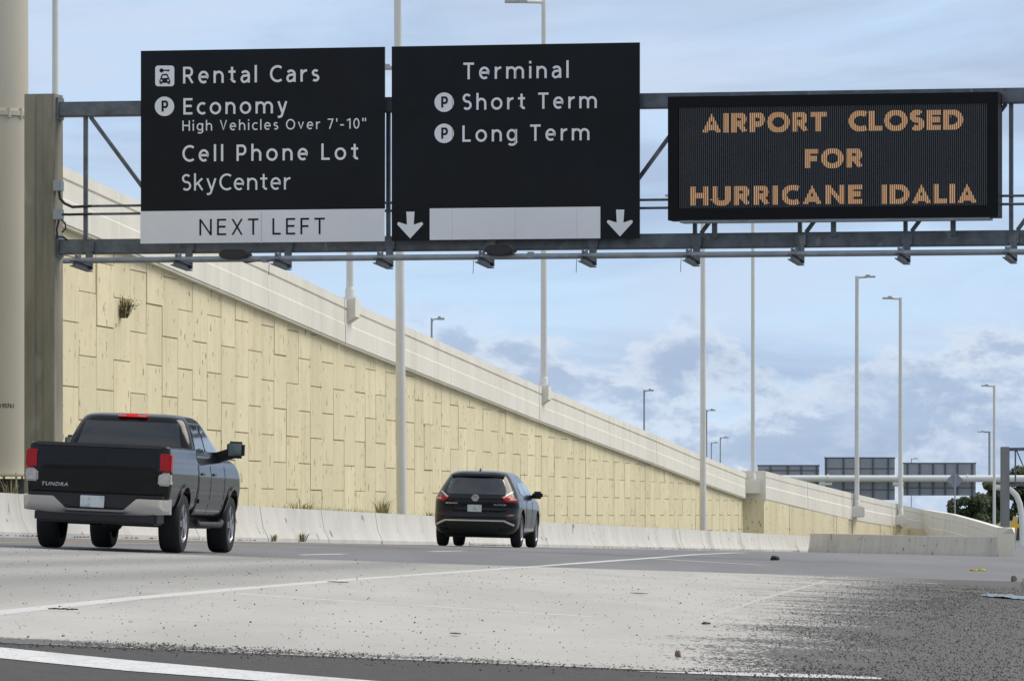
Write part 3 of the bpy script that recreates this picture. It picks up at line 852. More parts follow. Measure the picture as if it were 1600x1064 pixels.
lamp_post('lamp post with its head to the left, second on the low curving parapet', b1408, (805 - 465) * b1408.y / F, 0.13, 0.09, -1, M_pole, arm=0.95)
p = PT(86.5, 300, 205); lamp_post('lamp post rising directly behind the concrete gantry column', p, 12.5, 0.11, 0.10, 1, M_pole, yaw=0.6)
def far_post(label, px, ytop, d, ln, side, mt, r0, arm=1.7):
    p = PT(px, ytop, d); z0 = p.z - ln
    lamp_post(label, Vector((p.x, p.y, z0)), ln, r0, r0 * 0.8, side, mt, arm)
far_post('small lamp post beyond the ramp, nearest to the black signs', 674.5, 497, 300, 7.2, 1, M_pole_grey, 0.06, 0.6)
far_post('small lamp post beyond the ramp against a white cloud', 1006.5, 609, 400, 7.5, 1, M_pole_grey, 0.07, 0.6)
far_post('small lamp post just right of the tall post below the message board', 1104, 640, 441, 8.0, 1, M_pole_grey, 0.065, 0.6)
far_post('tiny lamp post beyond the ramp, lower of the distant pair', 1111.5, 691, 650, 8, 1, M_pole_grey, 0.07, 0.7)
far_post('tiny lamp post beyond the ramp, higher of the distant pair', 1125.5, 683, 620, 8, 1, M_pole_grey, 0.075, 0.8)
far_post('tall lamp post beside the grey far column, head to the left', 1553.5, 602, 500, 13.5, -1, M_pole, 0.13, 1.0)
far_post('shorter lamp post standing left of the far column, head to the left', 1546, 674, 720, 14, -1, M_pole_grey, 0.16, 1.3)
far_post('tiny lamp post top showing above the far sign backs', 1424, 716, 880, 10, 1, M_pole_grey, 0.07, 0.9)

# ================================================================== FAR GANTRIES
FD = 520.0
fg = thing('far_gantry', 'distant white tubular gantry with curved leg seen from behind', 'gantry', PT(1592, 860, FD))
fl = fg.location
def fp(px, py, d=FD): return PT(px, py, d) - fl
m = MB(); m.tube([fp(1150, 747.5), fp(1500, 747.5), fp(1700, 747.5)], 0.29, 14); m.build('main_tube', M_tube_white, fg, smooth=50)
m = MB(); m.tube([fp(1555, 761), fp(1570, 762), fp(1580, 766), fp(1588, 774), fp(1593, 786), fp(1596, 802), fp(1597.5, 830), fp(1598, 870)], 0.25, 14); m.build('curved_leg', M_tube_white, fg, smooth=50)
m = MB(); m.tube([fp(1395, 756), fp(1412, 756)], 0.2, 10); m.tube([fp(1280, 756), fp(1300, 756)], 0.15, 10); m.build('splice', M_tube_white, fg, smooth=50)
for x in (1292.5, 1403, 1511):
    m = MB(); m.tube([fp(x, 747.5), fp(x + 2.2, 747.5)], 0.36, 14); m.build('flange', M_tube_white, fg, smooth=50)
def sign_back(label, x0, y0, x1, y1, ribs, rows):
    t = thing('highway_sign', label, 'sign', PT((x0 + x1) / 2, y1, FD + 0.9), 0, 'road signs seen from behind on the far gantry')
    L_ = t.location
    a, b = PT(x0, y1, FD + 0.9) - L_, PT(x1, y0, FD + 0.9) - L_
    m = MB(); m.box2((a.x, -0.03, a.z), (b.x, 0.03, b.z)); m.build('panel', M_signback, t)
    for r_ in ribs:
        c = PT(r_, y0, FD + 0.8) - L_
        m = MB(); m.box2((c.x - 0.07, -0.14, a.z + 0.02), (c.x + 0.07, -0.032, b.z - 0.02)); m.build('rib', M_signrib, t)
    for r_ in rows:
        c = PT(x0, r_, FD + 0.8) - L_
        m = MB(); m.box2((a.x, -0.07, c.z - 0.04), (b.x, -0.034, c.z + 0.04)); m.build('stiffener', M_signrib, t)
    m = MB(); m.box2((a.x - 0.05, -0.06, b.z), (b.x + 0.05, 0.06, b.z + 0.10)); m.build('top_edge', M_signrib, t)
sign_back('leftmost grey sign back on the far gantry, mostly hidden by the parapet', 1184, 728, 1280, 760, (1204, 1231, 1252, 1276), (735,))
sign_back('tallest grey sign back on the far gantry, middle one', 1288.5, 716, 1398, 781, (1291, 1318, 1342, 1364, 1388), (732, 765))
sign_back('rightmost grey sign back on the far gantry', 1411.5, 724.5, 1524.5, 774, (1418, 1437, 1458, 1477, 1496, 1519), (762,))
# grey diamond sign on a post, seen from behind
ds = thing('diamond_sign', 'grey back of a diamond sign in front of the far sign backs', 'sign', PT(1491.5, 840, 400))
dl = ds.location
m = MB(); c = PT(1492, 750, 400) - dl
rr_ = 13.5 / F * 400
m.add([(c.x - rr_, c.y, c.z), (c.x, c.y, c.z - rr_), (c.x + rr_, c.y, c.z), (c.x, c.y, c.z + rr_), (c.x - rr_, c.y + .03, c.z), (c.x, c.y + .03, c.z - rr_), (c.x + rr_, c.y + .03, c.z), (c.x, c.y + .03, c.z + rr_)],
      [(0, 1, 2, 3), (7, 6, 5, 4), (0, 4, 5, 1), (1, 5, 6, 2), (2, 6, 7, 3), (3, 7, 4, 0)]); m.build('plate', M_signback, ds)
m = MB(); m.tube([(c.x, c.y - 0.06, 0), (c.x, c.y - 0.06, c.z + 0.4)], 0.045, 8); m.build('post', M_pole_grey, ds, smooth=40)
# nearer grey column with truss at the right edge
gd = 410.0
g2 = thing('far_truss_gantry', 'grey concrete column with steel truss arm at the right edge', 'gantry', PT(1570, 850, gd))
L2 = g2.location
a, b = PT(1563.5, 850, gd) - L2, PT(1577, 698, gd) - L2
m = MB(); m.box2((a.x, -0.3, 0), (b.x, 0.3, b.z)); m.build('column', mat('far_column_concrete', (0.24, 0.24, 0.23), 0.85, var=0.12, scale=1.5, vscale=(1, 1, 0.3)), g2, bevel=0.03)
def q2(px, py): return PT(px, py, gd) - L2
m = MB(); m.bar(q2(1577, 702), q2(1720, 699), 0.22, 0.22); m.build('top_chord', M_steel, g2)
m = MB(); m.bar(q2(1577, 757), q2(1720, 756), 0.22, 0.22); m.build('bottom_chord', M_steel, g2)
for i, x in enumerate((1586.5, 1612, 1640)):
    m = MB(); m.bar(q2(x, 703), q2(x, 756), 0.1, 0.1); m.build('truss_post', M_steel, g2)
    m = MB(); m.bar(q2(x + 2, 704), q2(x + 24, 755), 0.08, 0.08); m.build('truss_brace', M_steel, g2)
# small yellow warning sign by the nose
ysn = thing('warning_sign', 'small orange-yellow diamond warning sign on a post beside the end block', 'sign', PT(1586, 860, 330))
yl = ysn.location
c = PT(1586, 821, 330) - yl; rr_ = 8 / F * 330
m = MB(); m.add([(c.x - rr_, 0, c.z), (c.x, 0, c.z - rr_), (c.x + rr_, 0, c.z), (c.x, 0, c.z + rr_), (c.x - rr_, .03, c.z), (c.x, .03, c.z - rr_), (c.x + rr_, .03, c.z), (c.x, .03, c.z + rr_)],
      [(0, 1, 2, 3), (7, 6, 5, 4), (0, 4, 5, 1), (1, 5, 6, 2), (2, 6, 7, 3), (3, 7, 4, 0)]); m.build('plate', M_yellow_sign, ysn)
m = MB(); m.tube([(c.x, 0.05, 0), (c.x, 0.05, c.z + 0.45)], 0.035, 8); m.build('post', M_pole_grey, ysn, smooth=40)
m = MB(); m.lathe([(0.0, -0.06), (0.1, -0.06), (0.1, 0.02), (0, 0.03)], 12, 'y', (c.x - 0.02, 0, c.z + 0.42)); m.build('beacon', M_yellow_sign, ysn, smooth=40)

# ================================================================== TREES FAR RIGHT
def tree(label, px, ytop, ybot, half_px, d, seed, leafmat, n=11000):
    rg = random.Random(seed)
    base = PT(px, ybot + 18, d); top = PT(px, ytop, d); H = top.z - base.z; W = half_px / F * d
    t = thing('broadleaf_tree', label, 'tree', base, 0, 'dark trees behind the far gantries')
    m = MB(); m.tube([(0, 0, 0), (0.2, 0, H * 0.35), (0.1, 0, H * 0.75)], [0.35, 0.25, 0.08], 8)
    for k in range(6):
        a = k * 1.05 + rg.random(); m.tube([(0.15, 0, H * (0.3 + 0.06 * k)), (math.cos(a) * W * 0.6, math.sin(a) * W * 0.5, H * (0.5 + 0.07 * k))], [0.14, 0.04], 6)
    m.build('trunk', M_bark, t, smooth=40)
    blobs = [(rg.uniform(-0.65, 0.65) * W, rg.uniform(-0.5, 0.5) * W, H * rg.uniform(0.32, 0.86), rg.uniform(0.22, 0.42) * W) for _ in range(26)]
    lv, lf = [], []
    for _ in range(n):
        bx, by, bz, br = rg.choice(blobs)
        v = Vector((rg.gauss(0, 1), rg.gauss(0, 1), rg.gauss(0, 1))).normalized() * br * rg.uniform(0.6, 1.05)
        p = Vector((bx + v.x, by + v.y, min(bz + v.z * 0.8, H)))
        s_ = rg.uniform(0.10, 0.24)
        e1_ = Vector((rg.gauss(0, 1), rg.gauss(0, 1), rg.gauss(0, 1))).normalized(); e2_ = e1_.orthogonal().normalized()
        b = len(lv); lv += [p + e1_ * s_, p + e2_ * s_ * 0.55, p - e1_ * s_, p - e2_ * s_ * 0.55]; lf.append((b, b + 1, b + 2, b + 3))
    me = bpy.data.meshes.new('crown'); me.from_pydata([tuple(v) for v in lv], [], lf)
    obj('crown', me, leafmat, t)
tree('dark tree left of the far grey column, below the sign backs', 1512, 766, 830, 36, 640, 21, M_leaf)
tree('dark tree directly behind the tall lamp post at right', 1549, 738, 830, 28, 660, 22, M_leaf2)
tree('dark tree at the right edge behind the truss arm', 1592, 716, 830, 34, 650, 23, M_leaf)
tree('dark tree right of the frame edge behind the curved leg', 1640, 722, 830, 36, 690, 24, M_leaf)
# ================================================================== GANTRY
GY = 122.0
GPSI = math.atan(-0.216)
GC = PT(64, 803, GY); GC.z = road_profile(GY)
GU = Vector((math.cos(GPSI), math.sin(GPSI), 0)); GV = Vector((-math.sin(GPSI), math.cos(GPSI), 0))
def gl(px, py, yl=0.0):
    """where the sight line through a photograph pixel meets the gantry plane at local depth yl -> local (x, z)"""
    a, b = ray(px, py)
    d = Vector((a, 1, b))
    t = (yl + Vector((GC.x, GC.y, 0)).dot(GV)) / Vector((a, 1, 0)).dot(GV)
    P_ = d * t
    return (P_ - GC).dot(GU), P_.z - GC.z
gan = thing('sign_gantry', 'grey steel truss gantry with concrete column spanning the road', 'gantry', GC, GPSI)
XR = gl(1720, 300)[0]
# column with a shallow groove down the front
zt = gl(60, 147, -0.3)[1]
xl, xr_ = gl(37.5, 500, -0.3)[0], gl(85, 500, -0.3)[0]
xm = (xl + xr_) / 2; cw = xr_ - xl; cd = 0.60
prof = [(xl + .02, -cd / 2), (xm - .10, -cd / 2), (xm - .07, -cd / 2 + .045), (xm + .07, -cd / 2 + .045), (xm + .10, -cd / 2), (xr_ - .02, -cd / 2), (xr_, -cd / 2 + .02), (xr_, cd / 2), (xl, cd / 2), (xl, -cd / 2 + .02)]
m = MB(); n = len(prof)
m.add([(x, y, -0.5) for x, y in prof] + [(x, y, zt - 0.35) for x, y in prof] + [(x, y if y > -cd / 2 + .03 or True else y, zt) for x, y in [(a, -cd / 2 if -cd / 2 < b < -cd / 2 + .05 and xl + .05 < a < xr_ - .05 else b) for a, b in prof]],
      [(r * n + i, r * n + (i + 1) % n, (r + 1) * n + (i + 1) % n, (r + 1) * n + i) for r in range(2) for i in range(n)] + [tuple(2 * n + i for i in range(n)), tuple(range(n - 1, -1, -1))])
m.build('column', M_column, gan)
zT = gl(97, 172)[1]; zB = gl(97, 386.5)[1]; CH = 0.30
def chord(name, z):
    m = MB()
    # hollow-looking box chord with flange plate at the column
    m.box2((xr_ + 0.01, -CH / 2, z - CH / 2), (XR, CH / 2, z + CH / 2))
    m.build(name, M_steel, gan, bevel=0.025)
    m = MB(); m.box2((xr_ + 0.001, -CH / 2 - 0.06, z - CH / 2 - 0.05), (xr_ + 0.05, CH / 2 + 0.06, z + CH / 2 + 0.09)); m.build('end_plate', M_steel, gan)
chord('top_chord', zT); chord('bottom_chord', zB)
nodes = [gl(px, 300)[0] for px in (134, 290, 448, 607, 765, 925, 1086, 1250, 1415, 1580, 1745)]
z0, z1 = zB + CH / 2, zT - CH / 2
for i, x in enumerate(nodes):
    m = MB(); m.box2((x - 0.04, -0.04, z0 - 0.005), (x + 0.04, 0.04, z1 + 0.005)); m.build('truss_post', M_steel, gan)
    if i < len(nodes) - 1:
        x2 = nodes[i + 1]
        m = MB()
        if i < 4: m.bar((x + 0.10, 0.0, z1), (x2 - 0.1, 0.0, z0), 0.07, 0.075)
        else: m.bar((x + 0.12, 0.0, z0), (x2 - 0.1, 0.0, z1), 0.07, 0.075)
        m.build('truss_brace', M_steel, gan)
# light-support pipe and its brackets
YP = -1.0
zP = gl(97, 407.5, YP)[1]
xp0 = gl(99, 407, YP)[0]
m = MB(); m.tube([(xp0, YP, zP), (XR, YP, zP)], 0.058, 12); m.build('support_pipe', M_steel_light, gan, smooth=50)
bx = [gl(px, 405, -0.35)[0] for px in (136, 292, 447, 606, 764, 924, 1086, 1249, 1415, 1582)]
for i, x in enumerate(bx):
    m = MB()
    za, zb_ = zP - 0.155, zP - 0.085
    for dz in (0, 0.10):
        m.bar((x, -0.15, za - 0.03 + dz), (x, -1.35, zb_ - 0.03 + dz), 0.13, 0.018)
    m.bar((x, -0.15, za + 0.02), (x, -1.35, zb_ + 0.02), 0.02, 0.10)
    b = m.build('bracket', M_steel, gan)
    m = MB(); m.box2((x - 0.07, -0.22, za), (x + 0.07, -0.155, zB - CH / 2 + 0.10)); m.box2((x - 0.10, -0.23, zB - 0.10), (x + 0.10, -0.153, zB + 0.10)); m.build('hanger', M_steel, b)
    m = MB(); m.box2((x - 0.05, YP - 0.07, zP + 0.0), (x - 0.03, YP + 0.07, zP + 0.13)); m.box2((x + 0.05, YP - 0.07, zP + 0.0), (x + 0.03, YP + 0.07, zP + 0.13)); m.box2((x - 0.06, YP - 0.02, zP + 0.05), (x + 0.06, YP + 0.02, zP + 0.10)); m.build('pipe_clamp', M_steel_light, b)
    if i in (2, 4, 5, 6):
        m = MB(); m.tube([(x - 0.1, -1.3, zP - 0.08), (x - 0.11, -1.3, zP - 0.34)], 0.006, 5); m.build('loose_strap', M_cable, b)
# floodlights that shine up at the signs
for px, py in ((368, 398), (782, 391)):
    x, z = gl(px, py, -1.0)
    m = MB(); n = 12
    pr = [(-0.30, -0.02), (-0.27, 0.035), (-0.20, 0.095), (0.20, 0.095), (0.27, 0.035), (0.30, -0.02), (0.20, -0.08), (0.08, -0.11), (-0.08, -0.11), (-0.20, -0.08)]
    m.add([(x + a, -1.22, z + b) for a, b in pr] + [(x + a, -0.78, z + b) for a, b in pr], [tuple(range(9, -1, -1)), tuple(range(10, 20))] + [(i, (i + 1) % 10, 10 + (i + 1) % 10, 10 + i) for i in range(10)])
    fl_ = m.build('floodlight', M_dark, gan, bevel=0.015)
    m = MB(); m.tube([(x + 0.1, -1.0, z - 0.1), (x + 0.2, -1.0, z - 0.16), (x + 0.45, -1.0, z - 0.13), (x + 0.62, -1.0, z - 0.10)], 0.014, 6); m.build('cable', M_cable, fl_, smooth=50)
    m = MB(); m.box2((x + 0.55, -1.06, z - 0.16), (x + 0.66, -0.94, z - 0.04)); m.build('ballast_box', M_steel_light, fl_)
# junction boxes, cables and conduits at the column
for py in (291.5, 336):
    x0, zc_ = gl(98, py, -0.1)
    m = MB(); m.box2((xr_ + 0.001, -0.42, zc_ - 0.105), (xr_ + 0.16, -0.16, zc_ + 0.105)); m.build('junction_box', M_box, gan, bevel=0.01)
zc1, zc2 = gl(180, 322, 0)[1], gl(180, 334.5, 0)[1]
xq = gl(142, 322, 0)[0]
for z in (zc1, zc2):
    m = MB(); m.tube([(xq, -0.05, z), (XR, -0.05, z)], 0.026, 8); m.build('conduit', M_steel, gan, smooth=50)
bz1, bz2 = gl(98, 300, -0.1)[1], gl(98, 336, -0.1)[1]
cxs = xr_ + 0.09
m = MB(); m.tube([(cxs, -0.28, bz1), (cxs + 0.02, -0.28, bz1 - 0.14), (cxs + 0.10, -0.24, zc1 + 0.05), (cxs + 0.24, -0.15, zc1 - 0.02), (xq + 0.02, -0.06, zc1)], 0.03, 8); m.build('cable', M_cable, gan, smooth=50)
m = MB(); m.tube([(xr_ + 0.16, -0.28, bz2), (xr_ + 0.3, -0.2, bz2), (xq + 0.02, -0.06, zc2)], 0.026, 8); m.build('cable', M_cable, gan, smooth=50)
m = MB(); m.tube([(cxs, -0.28, bz2 - 0.1), (cxs - 0.05, -0.28, bz2 - 0.3), (cxs - 0.04, -0.24, bz2 - 0.45), (cxs + 0.06, -0.2, zB + 0.2), (cxs + 0.12, -0.12, zB + 0.14)], 0.022, 8); m.build('cable', M_cable, gan, smooth=50)
m = MB(); m.tube([(cxs + 0.05, -0.28, bz2 - 0.1), (cxs + 0.13, -0.28, bz2 - 0.18), (cxs + 0.14, -0.28, bz2 - 0.28), (cxs + 0.06, -0.28, bz2 - 0.36)], 0.018, 8); m.build('cable', M_cable, gan, smooth=50)

# ------------------------------------------------------------------ lettering
_dg = None
def text_mesh(body, spacing=1.0, bold=0.0):
    cu = bpy.data.curves.new('lettering', 'FONT')
    cu.body = body; cu.size = 1.0; cu.space_character = spacing; cu.offset = bold; cu.resolution_u = 5
    cu.fill_mode = 'FRONT'
    o = bpy.data.objects.new('lettering_tmp', cu); COL.objects.link(o)
    dg = bpy.context.evaluated_depsgraph_get(); dg.update()
    me = bpy.data.meshes.new_from_object(o.evaluated_get(dg))
    bpy.data.objects.remove(o); bpy.data.curves.remove(cu)
    xs_ = [v.co.x for v in me.vertices]
    return me, min(xs_), max(xs_)
CAP = {}
def cap_h(bold):
    if bold not in CAP:
        me, _, _ = text_mesh('H', 1.0, bold)
        zs = [v.co.y for v in me.vertices]; CAP[bold] = (min(zs), max(zs))
    return CAP[bold]
def arcp(cx, cy, rx, ry, a0, a1, n=14):
    return [(cx + rx * math.cos(R(a0 + (a1 - a0) * k / n)), cy + ry * math.sin(R(a0 + (a1 - a0) * k / n))) for k in range(n + 1)]
def s_curve(cx, h, rx1, rx2, H):
    tot = (h - 2 * H) / 2; r1, r2 = tot * 0.48, tot * 0.52
    return arcp(cx, h - H - r1, rx1, r1, 35, 270, 16)[:-1] + arcp(cx, H + r2, rx2, r2, 90, -140, 16)
def glyph(ch, t):
    """stroke skeletons of a plain humanist sans, cap height 1; returns (width, strokes)"""
    H = t / 2; T = 1 - H; B = H; X = 0.73; XT = X - H
    V = lambda x, a=0, b=1: [(x, a), (x, b)]
    bowl = lambda yb, w: [(H, T), (w - 0.24, T)] + arcp(w - 0.24, (T + yb) / 2, 0.24 - H, (T - yb) / 2, 90, -90) + [(H, yb)]
    if ch == 'E': return 0.53, [V(H), [(H, T), (0.53, T)], [(H, 0.52), (0.49, 0.52)], [(H, B), (0.53, B)]]
    if ch == 'F': return 0.50, [V(H), [(H, T), (0.50, T)], [(H, 0.50), (0.46, 0.50)]]
    if ch == 'L': return 0.48, [V(H), [(H, B), (0.48, B)]]
    if ch == 'H': return 0.70, [V(H), V(0.70 - H), [(H, 0.52), (0.70 - H, 0.52)]]
    if ch == 'T': return 0.60, [[(0, T), (0.60, T)], V(0.30, 0, T)]
    if ch == 'N': return 0.72, [V(H), V(0.72 - H), [(H * 0.9, 1.0), (0.72 - H * 0.9, 0.0)]]
    if ch == 'X': return 0.66, [[(H * 1.1, 0), (0.66 - H * 1.1, 1)], [(H * 1.1, 1), (0.66 - H * 1.1, 0)]]
    if ch == 'V': return 0.66, [[(H, 1.02), (0.33, H * 0.6), (0.66 - H, 1.02)]]
    if ch == 'A': return 0.72, [[(H, -0.02), (0.36, 1 - H * 0.6), (0.72 - H, -0.02)], [(0.17, 0.27), (0.55, 0.27)]]
    if ch == 'R': return 0.60, [V(H), bowl(0.46, 0.57), [(0.30, 0.46), (0.60 - H * 0.9, 0)]]
    if ch == 'P': return 0.57, [V(H), bowl(0.41, 0.57)]
    if ch == 'D': return 0.72, [V(H), [(H, T), (0.28, T)] + arcp(0.28, 0.5, 0.44 - H, 0.5 - H, 90, -90, 20) + [(H, B)]]
    if ch == 'C': return 0.66, [arcp(0.43, 0.5, 0.43 - H, 0.505 - H, 52, 308, 24)]
    if ch == 'O': return 0.84, [arcp(0.42, 0.5, 0.42 - H, 0.51 - H, 0, 360, 32)]
    if ch == '0': return 0.56, [arcp(0.28, 0.5, 0.28 - H, 0.51 - H, 0, 360, 28)]
    if ch == 'S': return 0.54, [s_curve(0.27, 1.0, 0.255 - H, 0.27 - H, H)]
    if ch == 'U': return 0.70, [[(H, 1), (H, 0.34)] + arcp(0.35, 0.34, 0.35 - H, 0.345 - H, 180, 360, 16) + [(0.70 - H, 1)]]
    if ch == 'I': return t, [V(H)]
    if ch == '7': return 0.52, [[(0, T), (0.52 - H, T), (0.17, -0.01)]]
    if ch == '1': return 0.36, [V(0.36 - H), [(0.03, 0.79), (0.36 - H, 0.96)]]
    if ch == "'": return t, [V(H, 0.70, 1.02)]
    if ch == '"': return t * 2 + 0.12, [V(H, 0.70, 1.02), V(H + t + 0.12, 0.70, 1.02)]
    if ch == '-': return 0.34, [[(0, 0.37), (0.34, 0.37)]]
    if ch == 'n': return 0.58, [V(H, 0, X), arcp(0.29, 0.40, 0.29 - H, XT - 0.40, 170, 0) + [(0.58 - H, 0)]]
    if ch == 'h': return 0.58, [V(H, 0, 1.04), arcp(0.29, 0.40, 0.29 - H, XT - 0.40, 170, 0) + [(0.58 - H, 0)]]
    if ch == 'm':
        r_ = 0.235
        return 2 * 2 * r_ + t - 0.06, [V(H, 0, X), arcp(H + r_ - .015, 0.42, r_ - .015, XT - 0.42, 170, 0) + [(H + 2 * r_ - .03, 0)], arcp(H + 3 * r_ - .045, 0.42, r_ - .015, XT - 0.42, 170, 0) + [(H + 4 * r_ - .06, 0)]]
    if ch == 'r': return 0.36, [V(H, 0, X), arcp(0.34, 0.36, 0.34 - H, XT - 0.36, 170, 84)]
    if ch == 'e': return 0.60, [[(H, 0.38), (0.60 - H, 0.38)] + arcp(0.30, 0.365, 0.30 - H, 0.375 - H, 2, 308, 24)]
    if ch == 'o': return 0.66, [arcp(0.33, 0.365, 0.33 - H, 0.375 - H, 0, 360, 28)]
    if ch == 'c': return 0.50, [arcp(0.33, 0.365, 0.33 - H, 0.375 - H, 55, 305, 20)]
    if ch == 'a': return 0.53, [arcp(0.26, 0.46, 0.53 - H - 0.26, XT - 0.46 + 0.005, 148, 0) + [(0.53 - H, 0)], [(0.53 - H, 0.43), (0.27, 0.42)] + arcp(0.23, 0.22, 0.23 - H, 0.225 - H + .03, 85, 275, 14) + [(0.36, 0.10), (0.53 - H, 0.22)]]
    if ch == 't': return 0.42, [[(0.14 + H, 0.95), (0.14 + H, 0.22)] + arcp(0.30 + H, 0.22, 0.16, 0.22 - H, 180, 282, 8), [(0, XT), (0.40, XT)]]
    if ch == 'l': return t, [V(H, 0, 1.04)]
    if ch == 'i': return t, [V(H, 0, X), V(H, 0.89, 1.04)]
    if ch == 's': return 0.44, [s_curve(0.22, X, 0.205 - H, 0.22 - H, H)]
    if ch == 'y': return 0.58, [[(H, X), (0.30, 0.02)], [(0.58 - H, X), (0.26, -0.13), (0.18, -0.215), (0.03, -0.225)]]
    if ch == 'g': return 0.60, [arcp(0.30, 0.375, 0.30 - H, 0.365 - H, 0, 360, 28), [(0.60 - H, X), (0.60 - H, -0.04)] + arcp(0.30, -0.04, 0.30 - H, 0.24 - H, 0, -140, 12)]
    if ch == 'k': return 0.54, [V(H, 0, 1.04), [(H, 0.31), (0.50 - H * 0.5, X)], [(0.22, 0.45), (0.54 - H, 0)]]
    if ch == 'v': return 0.56, [[(H, X), (0.28, H * 0.5), (0.56 - H, X)]]
    return 0.3, []
def stroke_quads(pts, t):
    """flat mitred ribbon along a polyline"""
    closed = len(pts) > 2 and abs(pts[0][0] - pts[-1][0]) < 1e-4 and abs(pts[0][1] - pts[-1][1]) < 1e-4
    P_ = [Vector(p) for p in pts]
    if closed: P_ = P_[:-1]
    n = len(P_); L_, Rr = [], []
    for i in range(n):
        a = P_[i - 1] if (i > 0 or closed) else None; b = P_[(i + 1) % n] if (i < n - 1 or closed) else None
        d1 = (P_[i] - a).normalized() if a is not None else None; d2 = (b - P_[i]).normalized() if b is not None else None
        if d1 is None: d1 = d2
        if d2 is None: d2 = d1
        n1, n2 = Vector((-d1.y, d1.x)), Vector((-d2.y, d2.x))
        mt_ = (n1 + n2)
        if mt_.length < 1e-4: mt_ = n1
        mt_.normalize(); k = min(2.2, 1 / max(0.3, mt_.dot(n1)))
        L_.append(P_[i] + mt_ * t / 2 * k); Rr.append(P_[i] - mt_ * t / 2 * k)
    m = n if closed else n - 1
    return L_ + Rr, [(i, (i + 1) % n, n + (i + 1) % n, n + i) for i in range(m)]
def lettering(body, px0, px1, ycap, ybase, yl, material, parent, weight=0.14, org=(0, 0), wide=1.09, name='letter'):
    """flat print on the sign face, letter by letter, fitted between two measured points"""
    x0, zc = gl(px0, ycap, yl); _, zb = gl(px0, ybase, yl); x1, _ = gl(px1, ybase, yl)
    sz = zc - zb
    gs = [glyph(c, weight / (wide if wide > 1 else 1)) for c in body]
    tot = sum(g[0] * wide for c, g in zip(body, gs) if c != ' ')
    nsp = body.count(' '); gaps = len(body) - 1
    want = (x1 - x0) / sz
    gap = (want - tot - 0.22 * nsp) / max(gaps, 1)
    x = 0.0
    for c, (wd, strokes) in zip(body, gs):
        if c == ' ': x += 0.22 + gap; continue
        lo_y = -0.02 if c not in 'gy' else -0.4
        hi_y = 1.02 if (c.isupper() or c in "0O17'\"") else (1.05 if c in 'lhkitd' else 0.745)
        m = MB()
        for si, st in enumerate(strokes):
            pts = [(p[0] * wide, p[1]) for p in st]
            vs2, fs = stroke_quads(pts, weight)
            dy = -0.0004 * si
            flat_lo = 0.0 if c in 'EFLHTNXVARPDIMnhmrkvli71' else lo_y
            flat_hi = 1.0 if c in 'EFLHTNXVARPDI17' else hi_y
            m.add([(x0 + (x + p.x) * sz - org[0], yl + dy, zb + min(max(p.y, flat_lo), flat_hi) * sz - org[1]) for p in vs2], fs)
        m.build(name, material, parent)
        x += wd * wide + gap
def poly_px(name, pts, yl, material, parent, org=(0, 0)):
    m = MB()
    q = [gl(px, py, yl) for px, py in pts]
    m.add([(x - org[0], yl, z - org[1]) for x, z in q], [tuple(range(len(q)))])
    return m.build(name, material, parent)
def circ(cx, cy, r, n=28): return [(cx + r * math.cos(2 * math.pi * k / n), cy + r * math.sin(2 * math.pi * k / n)) for k in range(n)]
def rrect(x0, y0, x1, y1, r):
    out = []
    for cx, cy, a in ((x1 - r, y0 + r, -90), (x1 - r, y1 - r, 0), (x0 + r, y1 - r, 90), (x0 + r, y0 + r, 180)):
        for k in range(5):
            t = R(a + 22.5 * k); out.append((cx + r * math.cos(t), cy + r * math.sin(t)))
    return out
YS = -0.42
M_white_seam = mat('white_seam', (0.58, 0.59, 0.62), 0.6)
def sign_thing(name, label, cat, px, py):
    x, z = gl(px, py, YS)
    w_ = GC + GU * x + GV * 0.0
    t = thing(name, label, cat, (w_.x, w_.y, GC.z + z), GPSI)
    return t, (x, z)
def slab_px(name, x0, y0, x1, y1, ya, yb, material, parent, org, bevel=0.0):
    a = gl(x0, y1, ya); b = (gl(x1, y0, ya)[0], gl(x0, y0, ya)[1])
    m = MB(); m.box2((a[0] - org[0], ya, a[1] - org[1]), (b[0] - org[0], yb, b[1] - org[1]))
    return m.build(name, material, parent, bevel=bevel)
def rear_frame(t, org, x0, x1, y0, y1, n):
    for k in range(n):
        px = x0 + (x1 - x0) * (k + 0.5) / n
        a, b = gl(px, y1 - 6, YS), gl(px, y0 + 6, YS)
        m = MB(); m.box2((a[0] - 0.04 - org[0], YS + 0.052, a[1] - org[1]), (a[0] + 0.04 - org[0], YS + 0.14, b[1] - org[1])); m.build('stiffener', M_steel, t)
    for zc in (zT, zB):
        pass

# sign that reads Rental Cars ... Next Left
s1, o1 = sign_thing('direction_sign', 'black overhead sign reading Rental Cars and Economy above a white Next Left band', 'road sign', 410, 380.5)
slab_px('panel', 220, 80.0, 601, 330.3, YS, YS + 0.05, M_sign_black, s1, o1)
slab_px('white_band', 219.3, 330.45, 600.2, 380.8, YS, YS + 0.05, M_sign_white, s1, o1)
rear_frame(s1, o1, 220, 601, 80, 378, 3)
TY = YS - 0.006
W_ = M_sign_white
lettering('Rental Cars', 286, 499, 105, 131, TY, W_, s1, org=o1)
lettering('Economy', 286.5, 449, 154, 179.5, TY, W_, s1, org=o1)
lettering("High Vehicles Over 7'-10\"", 285, 572, 189, 205, TY, W_, s1, 0.125, org=o1)
lettering('Cell Phone Lot', 285, 560, 227.5, 253, TY, W_, s1, org=o1)
lettering('SkyCenter', 284, 453.5, 272.5, 298.3, TY, W_, s1, 0.12, org=o1)
lettering('NEXT LEFT', 311.5, 507.5, 342.5, 368, TY, M_sign_black, s1, 0.115, org=o1)
ic = poly_px('rental_icon', rrect(242.5, 103, 272.3, 135.3, 4.5), TY, W_, s1, o1)
IY = TY - 0.004
